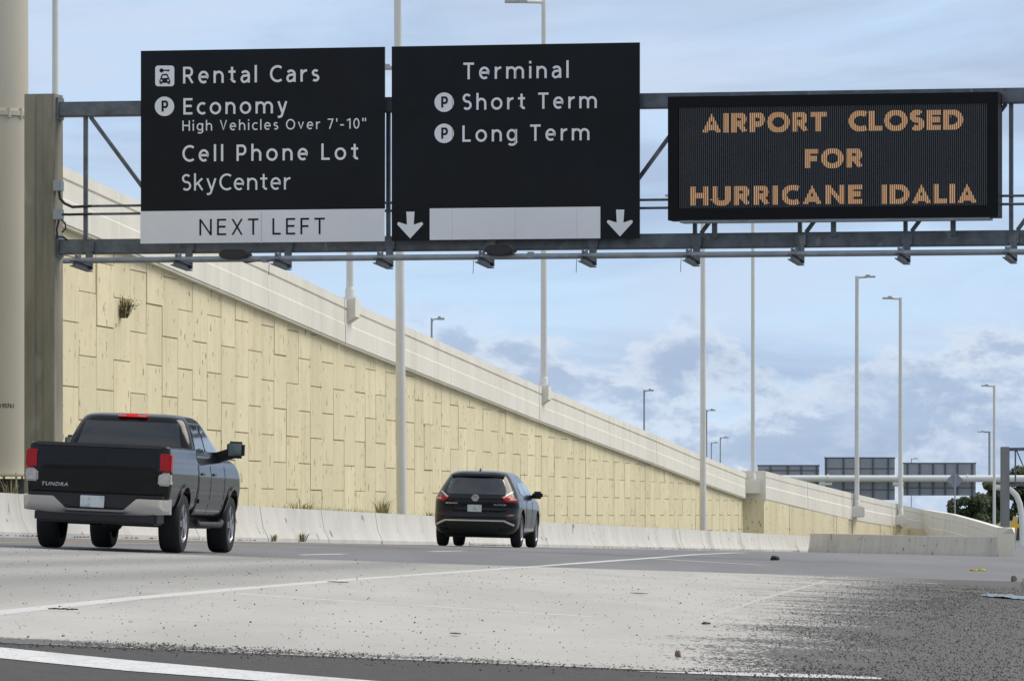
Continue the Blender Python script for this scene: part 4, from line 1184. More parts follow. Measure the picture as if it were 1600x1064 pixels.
def icon_piece(pts): poly_px('icon_mark', pts, IY, M_sign_black, ic, o1)
icon_piece(circ(252.3, 110.6, 3.3, 14)); icon_piece([(254, 109.6), (264.8, 109.1), (264.8, 111.2), (263.5, 111.2), (263.3, 112.6), (261.8, 112.6), (261.6, 111.3), (254, 111.7)])
# car seen from the front: roof outline, body, wheels
icon_piece([(250.4, 123.2), (252.4, 117.4), (254.0, 116.1), (260.6, 115.9), (262.2, 117.1), (264.3, 122.9), (262.2, 122.9), (260.6, 118.3), (254.2, 118.5), (252.6, 123.1)])
icon_piece([(249.0, 126.5), (250.2, 123.8), (252, 122.6), (262.8, 122.3), (264.6, 123.4), (265.9, 126.2), (265.9, 130.0), (249.0, 130.2)])
icon_piece([(249.6, 130.6), (253.4, 130.6), (253.4, 131.8), (252.2, 131.9), (249.6, 131.9)]); icon_piece([(261.6, 130.4), (265.4, 130.3), (265.4, 131.7), (261.6, 131.8)])
dot1 = poly_px('headlight_mark', circ(252.2, 126.4, 1.4, 10), IY - 0.003, W_, ic, o1); poly_px('headlight_mark', circ(262.7, 126.2, 1.4, 10), IY - 0.003, W_, ic, o1)
def p_disc(cx, cy, t, org):
    d = poly_px('parking_disc', circ(cx, cy, 15.2), TY, W_, t, org)
    lettering('P', cx - 4.6, cx + 6.5, cy - 9.0, cy + 8.4, IY, M_sign_black, d, 0.19, org)
p_disc(257, 166.6, s1, o1)
m = MB(); a = gl(408.5, 380.5, TY); b = gl(408.5, 331.5, TY); m.box2((a[0] - 0.006 - o1[0], TY - 0.0005, a[1] - o1[1]), (a[0] + 0.004 - o1[0], TY + 0.004, b[1] - o1[1])); m.build('seam', M_white_seam, s1)

# sign that reads Terminal / Short Term / Long Term
s2, o2 = sign_thing('direction_sign', 'black overhead sign reading Terminal, Short Term and Long Term with two arrows', 'road sign', 805, 375)
slab_px('panel', 612, 73.2, 999.3, 376.6, YS, YS + 0.05, M_sign_black, s2, o2)
rear_frame(s2, o2, 612, 999, 73, 374, 3)
a = gl(671.5, 374.3, TY); b = gl(938, 323.6, TY)
m = MB(); m.box2((a[0] - o2[0], TY - 0.006, gl(671.5, 375.2, TY)[1] - o2[1]), (b[0] - o2[0], TY + 0.004, gl(671.5, 326, TY)[1] - o2[1])); m.build('blank_plate', M_sign_white, s2)
lettering('Terminal', 724, 888.5, 98.5, 124.5, TY, W_, s2, org=o2)
lettering('Short Term', 722.5, 932.5, 147, 172.3, TY, W_, s2, org=o2)
lettering('Long Term', 722.5, 921, 196.5, 222, TY, W_, s2, org=o2)
p_disc(694, 160.2, s2, o2); p_disc(694, 208.8, s2, o2)
arr = [(103, 798), (141, 798), (137, 858), (172, 846), (179, 849), (180, 857), (121, 922), (61, 857), (62, 849), (69, 846), (106, 858)]
def arrow(cx, ytop):
    poly_px('arrow', [(cx + (x - 121) / 2.955, ytop + (y - 798) / 2.955) for x, y in arr], TY, W_, s2, o2)
arrow(641, 331.0); arrow(968.7, 327.8)
for px in (707, 805.5, 901.5):
    m = MB(); a = gl(px, 321, TY); b = gl(px, 76, TY)
    m.box2((a[0] - 0.004 - o2[0], TY - 0.0005, a[1] - o2[1]), (a[0] + 0.003 - o2[0], TY + 0.004, b[1] - o2[1])); m.build('seam', M_seam, s2)
    m = MB(); a = gl(px, 372.5, TY); b = gl(px, 326.5, TY)
    m.box2((a[0] - 0.005 - o2[0], TY - 0.0068, a[1] - o2[1]), (a[0] + 0.004 - o2[0], TY - 0.002, b[1] - o2[1])); m.build('seam', M_white_seam, s2)

# ------------------------------------------------------------------ amber message board
YV = -0.75
x0, z0_ = gl(1300, 345, YV)
wv = GC + GU * x0
vb = thing('message_board', 'black electronic message board with amber letters reading Airport Closed', 'message board', (wv.x, wv.y, GC.z + z0_), GPSI)
ov = (x0, z0_)
def vbox(name, x0, y0, x1, y1, ya, yb, material, bevel=0.0, ref=1043.0):
    # y given at px ref column (left edge) so that edges stay level
    a = gl(x0, 0, ya)[0]; b = gl(x1, 0, ya)[0]
    zt_, zb_ = gl(ref, y0, ya)[1], gl(ref, y1, ya)[1]
    m = MB(); m.box2((a - ov[0], ya, zb_ - ov[1]), (b - ov[0], yb, zt_ - ov[1]))
    return m.build(name, material, vb, bevel=bevel)
# frame of four bars round a recessed face
vbox('frame_top', 1043.5, 151.5, 1559.5, 168.5, YV, YV + 0.60, M_vms_frame)
vbox('frame_bottom', 1043.5, 326.5, 1559.5, 344.5, YV, YV + 0.60, M_vms_frame)
vbox('frame_side', 1043.5, 168.6, 1060, 326.4, YV, YV + 0.60, M_vms_frame)
vbox('frame_side', 1543.5, 168.6, 1559.5, 326.4, YV, YV + 0.60, M_vms_frame)
vbox('face', 1060.2, 168.7, 1543.3, 326.3, YV + 0.06, YV + 0.55, M_vms_face)
vbox('drip_tray', 1062, 344.8, 1546, 348.5, YV + 0.02, YV + 0.5, M_steel_light)
m = MB()
xa, xb = gl(1060.5, 0, YV)[0] - ov[0], gl(1543, 0, YV)[0] - ov[0]
za, zb_ = gl(1043, 326.2, YV)[1] - ov[1], gl(1043, 168.9, YV)[1] - ov[1]
NF = 150
for k in range(NF):
    x = xa + (xb - xa) * (k + 0.5) / NF
    m.box2((x - 0.0058, YV + 0.012, za), (x + 0.0058, YV + 0.058, zb_))
lv_ = m.build('louvres', M_vms_fin, vb); lv_['kind'] = 'stuff'
YL = YV + 0.050
def led(word, xa, xb, yc, yb_):
    lettering(word, xa, xb, yc, yb_, YL, M_led, vb, 0.285, ov, 1.42, 'amber_letter')
led('AIRPORT', 1097, 1291.5, 178, 208); led('CLOSED', 1326, 1505, 174.3, 205.2)
led('FOR', 1257.5, 1348, 233.5, 263)
led('HURRICANE', 1078.5, 1347, 292, 321.5); led('IDALIA', 1378, 1526.5, 289, 319)
for px in (1115, 1301, 1488):
    a = gl(px, 0, -0.3)[0] - ov[0]; m = MB()
    zz0 = zB + CH / 2 - ov[1]; zz1 = gl(1043, 346, YV)[1] - ov[1]
    m.box2((a - 0.05, -0.22, zz0 - 0.1), (a + 0.05, -0.155, zz1 + 0.15)); m.build('support_post', M_steel, vb)
# ================================================================== VEHICLES
def hermite(tab, z):
    """smooth interpolation of rows (z, a, b, c ...)"""
    if z <= tab[0][0]: return tab[0][1:]
    if z >= tab[-1][0]: return tab[-1][1:]
    for i in range(len(tab) - 1):
        if z <= tab[i + 1][0]:
            p0, p1 = tab[i], tab[i + 1]; pm, pn = tab[max(i - 1, 0)], tab[min(i + 2, len(tab) - 1)]
            h = p1[0] - p0[0]; t = (z - p0[0]) / h
            out = []
            for k in range(1, len(p0)):
                d = (p1[k] - p0[k]) / h
                dm = (p0[k] - pm[k]) / (p0[0] - pm[0]) if i > 0 else d
                dn = (pn[k] - p1[k]) / (pn[0] - p1[0]) if i + 2 < len(tab) else d
                m0 = 0 if dm * d <= 0 else 2 * dm * d / (dm + d)
                m1 = 0 if dn * d <= 0 else 2 * dn * d / (dn + d)
                out.append((2*t**3-3*t**2+1)*p0[k] + (t**3-2*t**2+t)*h*m0 + (-2*t**3+3*t**2)*p1[k] + (t**3-t**2)*h*m1)
            return tuple(out)

def ring(z, xh, y0, y1, rr, rf, crown=0.03, fcrown=0.1, taper=0.0, nb=10, nc=7, ns=40):
    """plan outline at height z: rear edge y0, front edge y1, half width xh"""
    pts = []
    rr = min(rr, xh * 0.95); rf = min(rf, xh * 0.95)
    def seg(a, b, n): return [(a[0] + (b[0] - a[0]) * k / n, a[1] + (b[1] - a[1]) * k / n) for k in range(n)]
    def arc(cx, cy, r, a0, a1, n): return [(cx + r * math.cos(R(a0 + (a1 - a0) * k / n)), cy + r * math.sin(R(a0 + (a1 - a0) * k / n))) for k in range(n)]
    pts += seg((-xh + rr, y0), (xh - rr, y0), nb)
    pts += arc(xh - rr, y0 + rr, rr, -90, 0, nc)
    pts += seg((xh, y0 + rr), (xh, y1 - rf), ns)
    pts += arc(xh - rf, y1 - rf, rf, 0, 90, nc)
    pts += seg((xh - rf, y1), (-xh + rf, y1), nb)
    pts += arc(-xh + rf, y1 - rf, rf, 90, 180, nc)
    pts += seg((-xh, y1 - rf), (-xh, y0 + rr), ns)
    pts += arc(-xh + rr, y0 + rr, rr, 180, 270, nc)
    out = []
    ym = (y0 + y1) / 2; hl = max((y1 - y0) / 2, 1e-3)
    for x, y in pts:
        s_ = 1 - taper * abs((y - ym) / hl) ** 4
        u = x / max(xh, 1e-3)
        wr = max(0.0, 1 - (y - y0) / 0.8); wf = max(0.0, 1 - (y1 - y) / 0.8)
        out.append((x * s_, y - crown * (1 - u * u) * wr + fcrown * (1 - u * u) * wf, z))
    return out
def ring_body(tab, per=4, cap_top=True, **kw):
    zs = []
    for i in range(len(tab) - 1):
        for k in range(per): zs.append(tab[i][0] + (tab[i + 1][0] - tab[i][0]) * k / per)
    zs.append(tab[-1][0])
    rings = [ring(z, *hermite(tab, z), **kw) for z in zs]
    n = len(rings[0]); m = MB()
    m.add([p for r in rings for p in r], [(i * n + k, i * n + (k + 1) % n, (i + 1) * n + (k + 1) % n, (i + 1) * n + k) for i in range(len(rings) - 1) for k in range(n)])
    m.f.append(tuple(range(n - 1, -1, -1)))
    if cap_top: m.f.append(tuple((len(rings) - 1) * n + k for k in range(n)))
    return m
def cut_arches(me, arches, xs_out, depth):
    """wheel-arch openings: boolean cylinders"""
    tmp = bpy.data.objects.new('tmp_body', me); COL.objects.link(tmp)
    cutters = []
    for (yc, zc, r) in arches:
        for sgn in (-1, 1):
            c = MB(); c.lathe([(r, 0), (r, depth)], 40, 'x', (xs_out - depth + 0.02 if sgn > 0 else -xs_out - 0.02, yc, zc))
            co = obj('tmp_cut', c.mesh('tmp_cut')); cutters.append(co)
            md = tmp.modifiers.new('b', 'BOOLEAN'); md.operation = 'DIFFERENCE'; md.object = co; md.solver = 'EXACT'
    dg = bpy.context.evaluated_depsgraph_get(); dg.update()
    out = bpy.data.meshes.new_from_object(tmp.evaluated_get(dg))
    bpy.data.objects.remove(tmp)
    for c in cutters: bpy.data.objects.remove(c)
    for p in out.polygons: p.use_smooth = True
    out.set_sharp_from_angle(angle=R(38))
    return out
def bvh_of(*mes):
    vs_, fs = [], []
    for me in mes:
        b = len(vs_); vs_ += [v.co.copy() for v in me.vertices]; fs += [tuple(b + i for i in p.vertices) for p in me.polygons]
    return BVHTree.FromPolygons(vs_, fs)
def skin_patch(name, outline, view, bvh, material, parent, off=0.006, thick=0.02, step=0.05, smooth=40, sgn=1):
    """a part that follows the body: outline in (x,z) seen from behind, (y,z) seen from a side or (x,y) from above"""
    pts = []
    n = len(outline)
    for i in range(n):
        a, b = Vector(outline[i]), Vector(outline[(i + 1) % n])
        k = max(1, int((b - a).length / step))
        for j in range(k): pts.append(a.lerp(b, j / k))
    nb = len(pts)
    edges_ = [(i, (i + 1) % nb) for i in range(nb)]
    x0, x1 = min(p.x for p in pts), max(p.x for p in pts); y0, y1 = min(p.y for p in pts), max(p.y for p in pts)
    def inside(q):
        c = False; j = nb - 1
        for i in range(nb):
            if (pts[i].y > q.y) != (pts[j].y > q.y) and q.x < (pts[j].x - pts[i].x) * (q.y - pts[i].y) / (pts[j].y - pts[i].y) + pts[i].x: c = not c
            j = i
        return c
    ins = []
    gx = x0 + step / 2
    while gx < x1:
        gy = y0 + step / 2
        while gy < y1:
            q = Vector((gx, gy))
            if inside(q) and min((q - p).length for p in pts) > step * 0.4: ins.append(q)
            gy += step
        gx += step
    v2, e2, f2, *_ = delaunay_2d_cdt(pts + ins, edges_, [list(range(nb))], 1, 1e-5)
    vs_, hit = [], []
    for q in v2:
        if view == 'rear': o_, d_ = Vector((q.x, -3, q.y)), Vector((0, 1, 0))
        elif view == 'side': o_, d_ = Vector((sgn * 3, q.x, q.y)), Vector((-sgn, 0, 0))
        else: o_, d_ = Vector((q.x, q.y, 5)), Vector((0, 0, -1))
        loc, nrm, *_r = bvh.ray_cast(o_, d_)
        hit.append((loc, nrm, d_, o_))
    good = [h for h in hit if h[0] is not None]
    for i, (loc, nrm, d_, o_) in enumerate(hit):
        if loc is None:
            q = v2[i]
            loc, nrm, *_r = bvh.find_nearest(o_ + d_ * 3.2 if not good else o_ + d_ * ((good[0][0] - o_).dot(d_)))
        if nrm.dot(d_) > 0: nrm = -nrm
        vs_.append(loc - d_ * off * 0.6 + nrm * off * 0.6)
    m = MB(); m.add(vs_, [tuple(f) for f in f2])
    # rim back into the body
    cnt = {}
    for f in f2:
        for i in range(len(f)):
            e = (f[i], f[(i + 1) % len(f)]); key = tuple(sorted(e)); cnt.setdefault(key, []).append(e)
    b = len(m.v)
    dirn = Vector((0, 1, 0)) if view == 'rear' else (Vector((-sgn, 0, 0)) if view == 'side' else Vector((0, 0, -1)))
    m.v += [tuple(p + dirn * thick) for p in vs_]
    for key, es in cnt.items():
        if len(es) == 1:
            a, c = es[0]; m.f.append((c, a, b + a, b + c))
    return m.build(name, material, parent, smooth=smooth)
def wheel(parent, x, y, r, wd, side, spokes=5):
    m = MB()
    pr = [(r * 0.66, -wd / 2 + 0.01), (r * 0.80, -wd / 2), (r * 0.93, -wd / 2 + 0.01), (r * 0.985, -wd / 2 + 0.04), (r, -wd / 4), (r, wd / 4), (r * 0.985, wd / 2 - 0.04), (r * 0.93, wd / 2 - 0.01), (r * 0.80, wd / 2), (r * 0.66, wd / 2 - 0.01), (r * 0.62, wd / 2 - 0.05), (r * 0.62, -wd / 2 + 0.05), (r * 0.66, -wd / 2 + 0.01)]
    m.lathe(pr, 40, 'x', (x, y, r))
    m.f = [f for f in m.f if len(f) == 4]
    w_ = m.build('wheel', M_tyre, parent, smooth=40)
    xo = x + side * (wd / 2 - 0.02)
    m = MB()
    m.lathe([(r * 0.62, x - side * wd * 0.3), (r * 0.66, xo), (r * 0.62, xo + side * 0.008), (r * 0.585, xo - side * 0.03)], 40, 'x', (0, y, r))
    m.f = [f for f in m.f if len(f) == 4]
    for k in range(spokes):
        a = 2 * math.pi * k / spokes + 0.3
        c, s_ = math.cos(a), math.sin(a)
        rot = Matrix(((1, 0, 0), (0, c, -s_), (0, s_, c)))
        for dd in (-0.10, 0.10):
            ca, sa = math.cos(dd), math.sin(dd)
            r2 = rot @ Matrix(((1, 0, 0), (0, ca, -sa), (0, sa, ca)))
            ctr = r2 @ Vector((0, 0, r * 0.36))
            m.box((xo - side * 0.015, y + ctr.y, r + ctr.z), (0.03, r * 0.10, r * 0.50), r2)
    m.lathe([(0.0, xo + side * 0.012), (r * 0.16, xo + side * 0.010), (r * 0.17, xo - side * 0.03)], 20, 'x', (0, y, r))
    m.build('rim', M_rim, w_, smooth=35)
    m = MB(); m.lathe([(r * 0.6, x + side * 0.02), (0.001, x + side * 0.02)], 24, 'x', (0, y, r)); m.build('brake_disc', M_black_plastic, w_)
    return w_
def car_text(body, cx, z, wd, ht, bvh, material, parent, bold=0.02, shear=0.0, off=0.006):
    me, a, b = text_mesh(body, 1.15, bold); lo, hi = cap_h(bold)
    for v in me.vertices:
        u = (v.co.x - a) / (b - a) - 0.5; q = (v.co.y - lo) / (hi - lo)
        x = cx + u * wd + q * ht * shear; zz = z + q * ht
        loc, *_r = bvh.ray_cast(Vector((x, -3, zz)), Vector((0, 1, 0)))
        v.co = Vector((x, (loc.y if loc else 0) - off, zz))
    me.materials.clear()
    return obj('emblem_lettering', me, material, parent)
def place_vehicle(t, px, d, heading, L=0.0):
    """t's origin is the rear bumper centre on the ground; sits on the road with its pitch and roll"""
    x = (px - 800) / F * d
    h = Vector((heading, 1, 0)).normalized(); s_ = Vector((h.y, -h.x, 0))
    def zz(v): return zg(v.x, v.y)
    P_ = Vector((x, d, 0))
    f0, f1 = P_ + h * 1.1, P_ + h * 4.8
    pitch = (zz(f1) - zz(f0)) / 3.7
    mid = P_ + h * 2.5
    roll = (zz(mid + s_ * 0.8) - zz(mid - s_ * 0.8)) / 1.6
    fw = (h + Vector((0, 0, pitch))).normalized(); rt = (s_ + Vector((0, 0, roll))).normalized()
    up = rt.cross(fw).normalized(); rt = fw.cross(up)
    P_.z = zz(f0) - pitch * 1.1 + 0.006
    t.matrix_world = Matrix(((rt.x, fw.x, up.x, P_.x), (rt.y, fw.y, up.y, P_.y), (rt.z, fw.z, up.z, P_.z), (0, 0, 0, 1)))

M_darkred = mat('reflector_dark_red', (0.09, 0.006, 0.008), 0.35, spec=0.2)
M_badge = mat('badge_metal', (0.45, 0.45, 0.45), 0.4, 0.8)
M_mirror = mat('mirror_glass', (0.16, 0.18, 0.16), 0.1, 0.6)
# ------------------------------------------------------------------ black pickup
pk = thing('pickup_truck', 'black pickup truck with chrome rear bumper driving away at left', 'pickup truck')
bed_tab = [(0.56, 0.90, 0.16, 2.16, 0.06, 0.03), (0.66, 0.965, 0.14, 2.16, 0.07, 0.03), (0.80, 0.995, 0.12, 2.16, 0.08, 0.03), (0.98, 1.012, 0.115, 2.16, 0.08, 0.03),
           (1.10, 1.012, 0.11, 2.16, 0.08, 0.03), (1.18, 1.0, 0.11, 2.16, 0.08, 0.03), (1.30, 0.99, 0.11, 2.16, 0.08, 0.03), (1.40, 0.975, 0.115, 2.16, 0.08, 0.03), (1.435, 0.965, 0.12, 2.16, 0.08, 0.03), (1.45, 0.945, 0.135, 2.15, 0.08, 0.03)]
cab_tab = [(0.46, 0.86, 2.185, 5.45, 0.03, 0.2), (0.56, 0.94, 2.185, 5.68, 0.03, 0.25), (0.72, 0.985, 2.185, 5.76, 0.03, 0.28), (0.95, 1.01, 2.185, 5.78, 0.03, 0.30), (1.08, 1.01, 2.185, 5.76, 0.03, 0.32),
           (1.18, 0.995, 2.185, 5.70, 0.03, 0.35), (1.27, 0.975, 2.185, 5.55, 0.03, 0.38), (1.33, 0.945, 2.19, 5.20, 0.03, 0.4), (1.37, 0.92, 2.20, 4.75, 0.04, 0.4), (1.40, 0.905, 2.205, 4.55, 0.05, 0.4)]
top_tab = [(1.38, 0.905, 2.20, 4.62, 0.10, 0.40), (1.50, 0.875, 2.225, 4.38, 0.14, 0.38), (1.62, 0.835, 2.27, 4.12, 0.16, 0.34), (1.74, 0.785, 2.325, 3.88, 0.18, 0.30), (1.82, 0.745, 2.37, 3.72, 0.18, 0.26), (1.875, 0.70, 2.42, 3.60, 0.18, 0.24), (1.905, 0.63, 2.50, 3.50, 0.18, 0.22), (1.922, 0.52, 2.64, 3.36, 0.18, 0.2), (1.93, 0.36, 2.85, 3.15, 0.1, 0.1)]
arch = [(1.28, 0.425, 0.485), (4.96, 0.425, 0.485)]
bed_me = cut_arches(ring_body(bed_tab, 4, crown=0.015, fcrown=0.0, ns=30).mesh('bed'), [arch[0]], 1.02, 0.40)
cab_me = cut_arches(ring_body(cab_tab, 4, crown=0.0, fcrown=0.06, ns=50).mesh('cab'), [arch[1]], 1.02, 0.40)
top_me = ring_body(top_tab, 4, crown=0.02, fcrown=0.10, ns=40).mesh('greenhouse', 50)
obj('bed', bed_me, M_paint, pk); obj('cab', cab_me, M_paint, pk); obj('greenhouse', top_me, M_paint, pk)
bvB, bvC, bvT = bvh_of(bed_me), bvh_of(cab_me), bvh_of(top_me)
skin_patch('tailgate', [(-0.80, 0.80), (0.80, 0.80), (0.80, 1.405), (-0.80, 1.405)], 'rear', bvB, M_paint, pk, off=0.012, thick=0.03, step=0.12)
skin_patch('tailgate_cap', [(-0.86, 1.412), (0.86, 1.412), (0.86, 1.446), (-0.86, 1.446)], 'rear', bvB, M_black_plastic, pk, off=0.03, thick=0.06, step=0.1)
m = MB(); m.box2((-0.11, 0.07, 1.20), (0.11, 0.095, 1.29)); m.build('tailgate_handle', M_paint, pk, bevel=0.012)
for s_ in (-1, 1):
    xa_, xb_ = s_ * 0.835, s_ * 0.99
    for nm, z0_, z1_, mt_ in (('tail_light', 1.10, 1.355, M_red), ('reverse_light', 0.915, 1.092, M_clear)):
        m = MB()
        x0_, x1_ = min(xa_, xb_), max(xa_, xb_)
        m.box2((x0_, 0.085, z0_), (x1_ + (0.022 if s_ > 0 else 0), 0.26, z1_)) if s_ > 0 else m.box2((x0_ - 0.022, 0.085, z0_), (x1_, 0.26, z1_))
        m.build(nm, mt_, pk, bevel=0.022)
# bumper: chrome wings with a dropped centre, black step, plate
def bumper_strip(x0, x1, zt_f, zb_f, dep, n=26):
    m = MB(); vs_ = []
    for i in range(n + 1):
        x = x0 + (x1 - x0) * i / n
        u = abs(x) / 1.0
        y = -0.06 + (0.10 * max(0, u - 0.55) ** 1.5) + (0.42 * max(0, u - 0.93) * 2)
        zt_, zb_ = zt_f(x), zb_f(x)
        vs_ += [(x, y + 0.075, zb_), (x, y + 0.045, zb_ + 0.03), (x, y + 0.012, (zt_ + zb_) / 2), (x, y - 0.006, zt_ - 0.012), (x, y + 0.05, zt_), (x, y + dep, zt_), (x, y + dep, zb_)]
    m.add(vs_, [(i * 7 + k, i * 7 + (k + 1) % 7, (i + 1) * 7 + (k + 1) % 7, (i + 1) * 7 + k) for i in range(n) for k in range(7)])
    m.f.append(tuple(range(7))); m.f.append(tuple(n * 7 + k for k in range(7)))
    return m
def ztop(x):
    a = abs(x)
    if a < 0.40: return 0.575
    if a < 0.58: return 0.575 + (0.735 - 0.575) * (a - 0.40) / 0.18
    return 0.735
bumper_strip(-1.01, 1.01, ztop, lambda x: 0.495 + 0.03 * abs(x) ** 3, 0.22, 60).build('bumper', M_chrome, pk, smooth=40)
m = MB(); m.box2((-0.60, -0.03, 0.58), (0.60, 0.12, 0.765)); m.build('bumper_step', M_black_plastic, pk, bevel=0.02)
m = MB(); m.box2((-0.93, 0.0, 0.737), (0.93, 0.12, 0.775)); m.build('step_pad', M_black_plastic, pk, bevel=0.01)
m = MB(); m.box2((-0.20, -0.075, 0.585), (0.13, -0.035, 0.745)); m.build('licence_plate', M_plate, pk, bevel=0.006)
m = MB(); m.box2((-0.85, 0.02, 0.37), (0.85, 0.6, 0.54)); m.build('lower_valance', M_black_plastic, pk, bevel=0.03)
m = MB(); m.tube([(-0.75, 1.28, 0.42), (0.75, 1.28, 0.42)], 0.055, 10); m.lathe([(0.0, 1.12), (0.13, 1.16), (0.16, 1.28), (0.13, 1.40), (0, 1.44)], 16, 'y', (0, 0, 0.42)); m.build('rear_axle', M_black_plastic, pk, smooth=40)
m = MB(); m.tube([(0.55, 0.25, 0.44), (0.55, 2.6, 0.46)], 0.05, 10); m.tube([(-0.5, 0.2, 0.55), (-0.5, 5.0, 0.5)], 0.06, 6); m.tube([(0.42, 0.2, 0.57), (0.42, 5.0, 0.5)], 0.06, 6); m.build('chassis', M_black_plastic, pk, smooth=40)
m = MB(); m.box2((-0.80, 1.8, 0.34), (0.80, 4.4, 0.5)); m.build('underbody', M_black_plastic, pk)
for s_ in (-1, 1):
    m = MB(); m.tube([(s_ * 0.96, 2.35, 0.44), (s_ * 0.97, 2.5, 0.40), (s_ * 0.97, 4.2, 0.40), (s_ * 0.96, 4.35, 0.44)], 0.045, 10); m.build('side_step', M_black_plastic, pk, smooth=40)
    wheel(pk, s_ * 0.855, 1.28, 0.41, 0.31, s_); wheel(pk, s_ * 0.855, 4.96, 0.41, 0.31, s_)
car_text('TUNDRA', -0.60, 0.86, 0.38, 0.050, bvB, M_badge, pk, shear=0.3, off=0.022)
skin_patch('rear_window', [(-0.74, 1.47), (0.74, 1.47), (0.655, 1.80), (-0.655, 1.80)], 'rear', bvT, M_glass, pk, off=0.008, step=0.09)
m = MB(); m.box2((-0.21, 2.335, 1.872), (0.21, 2.47, 1.915)); bl_ = m.build('brake_light', M_redlit, pk, bevel=0.012)
for s_ in (-1, 1):
    m = MB(); m.box2((s_ * 0.14 - 0.055, 2.328, 1.880), (s_ * 0.14 + 0.055, 2.34, 1.905)); m.build('cargo_lamp', M_clear, bl_)
    skin_patch('side_window', [(2.42, 1.43), (3.12, 1.43), (3.12, 1.78), (2.56, 1.78)], 'side', bvT, M_glass, pk, off=0.008, step=0.09, sgn=s_)
    skin_patch('side_window', [(3.20, 1.43), (4.20, 1.43), (4.02, 1.57), (3.66, 1.78), (3.20, 1.78)], 'side', bvT, M_glass_light, pk, off=0.008, step=0.09, sgn=s_)
    for yy in (2.26, 3.16, 4.26):
        skin_patch('door_seam', [(yy, 0.56), (yy + 0.014, 0.56), (yy + 0.014, 1.33), (yy, 1.33)], 'side', bvC, M_seam, pk, off=0.003, thick=0.01, step=0.1, sgn=s_)
    for yy in (2.42, 3.30):
        m = MB(); xo = 1.012
        m.box2((s_ * xo - 0.02, yy, 1.09), (s_ * xo + 0.02, yy + 0.22, 1.125)); m.build('door_handle', M_paint, pk, bevel=0.012)
    skin_patch('door_moulding', [(2.30, 0.70), (4.24, 0.70), (4.24, 0.76), (2.30, 0.76)], 'side', bvC, M_chrome if False else M_paint, pk, off=0.02, thick=0.03, step=0.15, sgn=s_)
    # big mirror
    m = MB(); m.bar((s_ * 0.90, 4.18, 1.36), (s_ * 1.15, 4.12, 1.44), 0.14, 0.14); mm = m.build('mirror_arm', M_black_plastic, pk)
    m = MB(); m.box2((s_ * 1.18 - 0.125, 4.02, 1.36), (s_ * 1.18 + 0.125, 4.17, 1.60)); m.build('mirror', M_black_plastic, pk, bevel=0.04)
    m = MB(); m.box2((s_ * 1.18 - 0.095, 4.010, 1.39), (s_ * 1.18 + 0.095, 4.022, 1.575)); m.build('mirror_glass', M_mirror, pk, bevel=0.004)
    # flares
    for (yc, zc, r_), bv in zip(arch, (bvB, bvC)):
        pts = [(yc + (r_ + 0.055) * math.cos(R(a)), zc + (r_ + 0.055) * math.sin(R(a))) for a in range(12, 169, 6)] + [(yc + (r_ + 0.004) * math.cos(R(a)), zc + (r_ + 0.004) * math.sin(R(a))) for a in range(168, 11, -6)]
        try: skin_patch('wheel_flare', pts, 'side', bv, M_paint, pk, off=0.02, thick=0.04, step=0.08, sgn=s_)
        except Exception as e: print('flare', e)
place_vehicle(pk, 146.0, 83.0, 0.132)

# ------------------------------------------------------------------ dark crossover
cr = thing('crossover_car', 'dark compact crossover driving away beside the barrier, right of the pickup', 'car')
ctab = [(0.24, 0.78, 0.32, 4.60, 0.25, 0.35), (0.32, 0.87, 0.16, 4.74, 0.28, 0.40), (0.44, 0.93, 0.06, 4.84, 0.30, 0.42), (0.58, 0.95, 0.015, 4.88, 0.32, 0.45), (0.66, 0.955, 0.03, 4.88, 0.33, 0.48),
        (0.74, 0.958, 0.085, 4.86, 0.34, 0.50), (0.86, 0.957, 0.105, 4.80, 0.34, 0.52), (0.96, 0.952, 0.095, 4.68, 0.33, 0.55), (1.04, 0.940, 0.10, 4.45, 0.32, 0.6), (1.10, 0.92, 0.14, 4.05, 0.32, 0.6), (1.16, 0.895, 0.20, 3.82, 0.32, 0.6),
        (1.26, 0.845, 0.285, 3.58, 0.30, 0.55), (1.36, 0.79, 0.36, 3.34, 0.28, 0.5), (1.46, 0.73, 0.43, 3.10, 0.27, 0.45), (1.54, 0.68, 0.49, 2.90, 0.26, 0.4), (1.595, 0.635, 0.54, 2.72, 0.26, 0.36), (1.635, 0.57, 0.62, 2.52, 0.26, 0.32), (1.66, 0.47, 0.78, 2.30, 0.22, 0.28), (1.672, 0.34, 1.0, 2.05, 0.2, 0.2)]
carch = [(1.02, 0.385, 0.455), (3.85, 0.385, 0.455)]
cme = cut_arches(ring_body(ctab, 3, crown=0.07, fcrown=0.2, taper=0.05, ns=50).mesh('body'), carch, 0.98, 0.36)
obj('body', cme, M_paint, cr)
bvX = bvh_of(cme)
skin_patch('rear_window', [(-0.60, 1.14), (0.60, 1.14), (0.655, 1.20), (0.60, 1.40), (0.545, 1.52), (-0.545, 1.52), (-0.60, 1.40), (-0.655, 1.20)], 'rear', bvX, M_glass, cr, off=0.006, step=0.08)
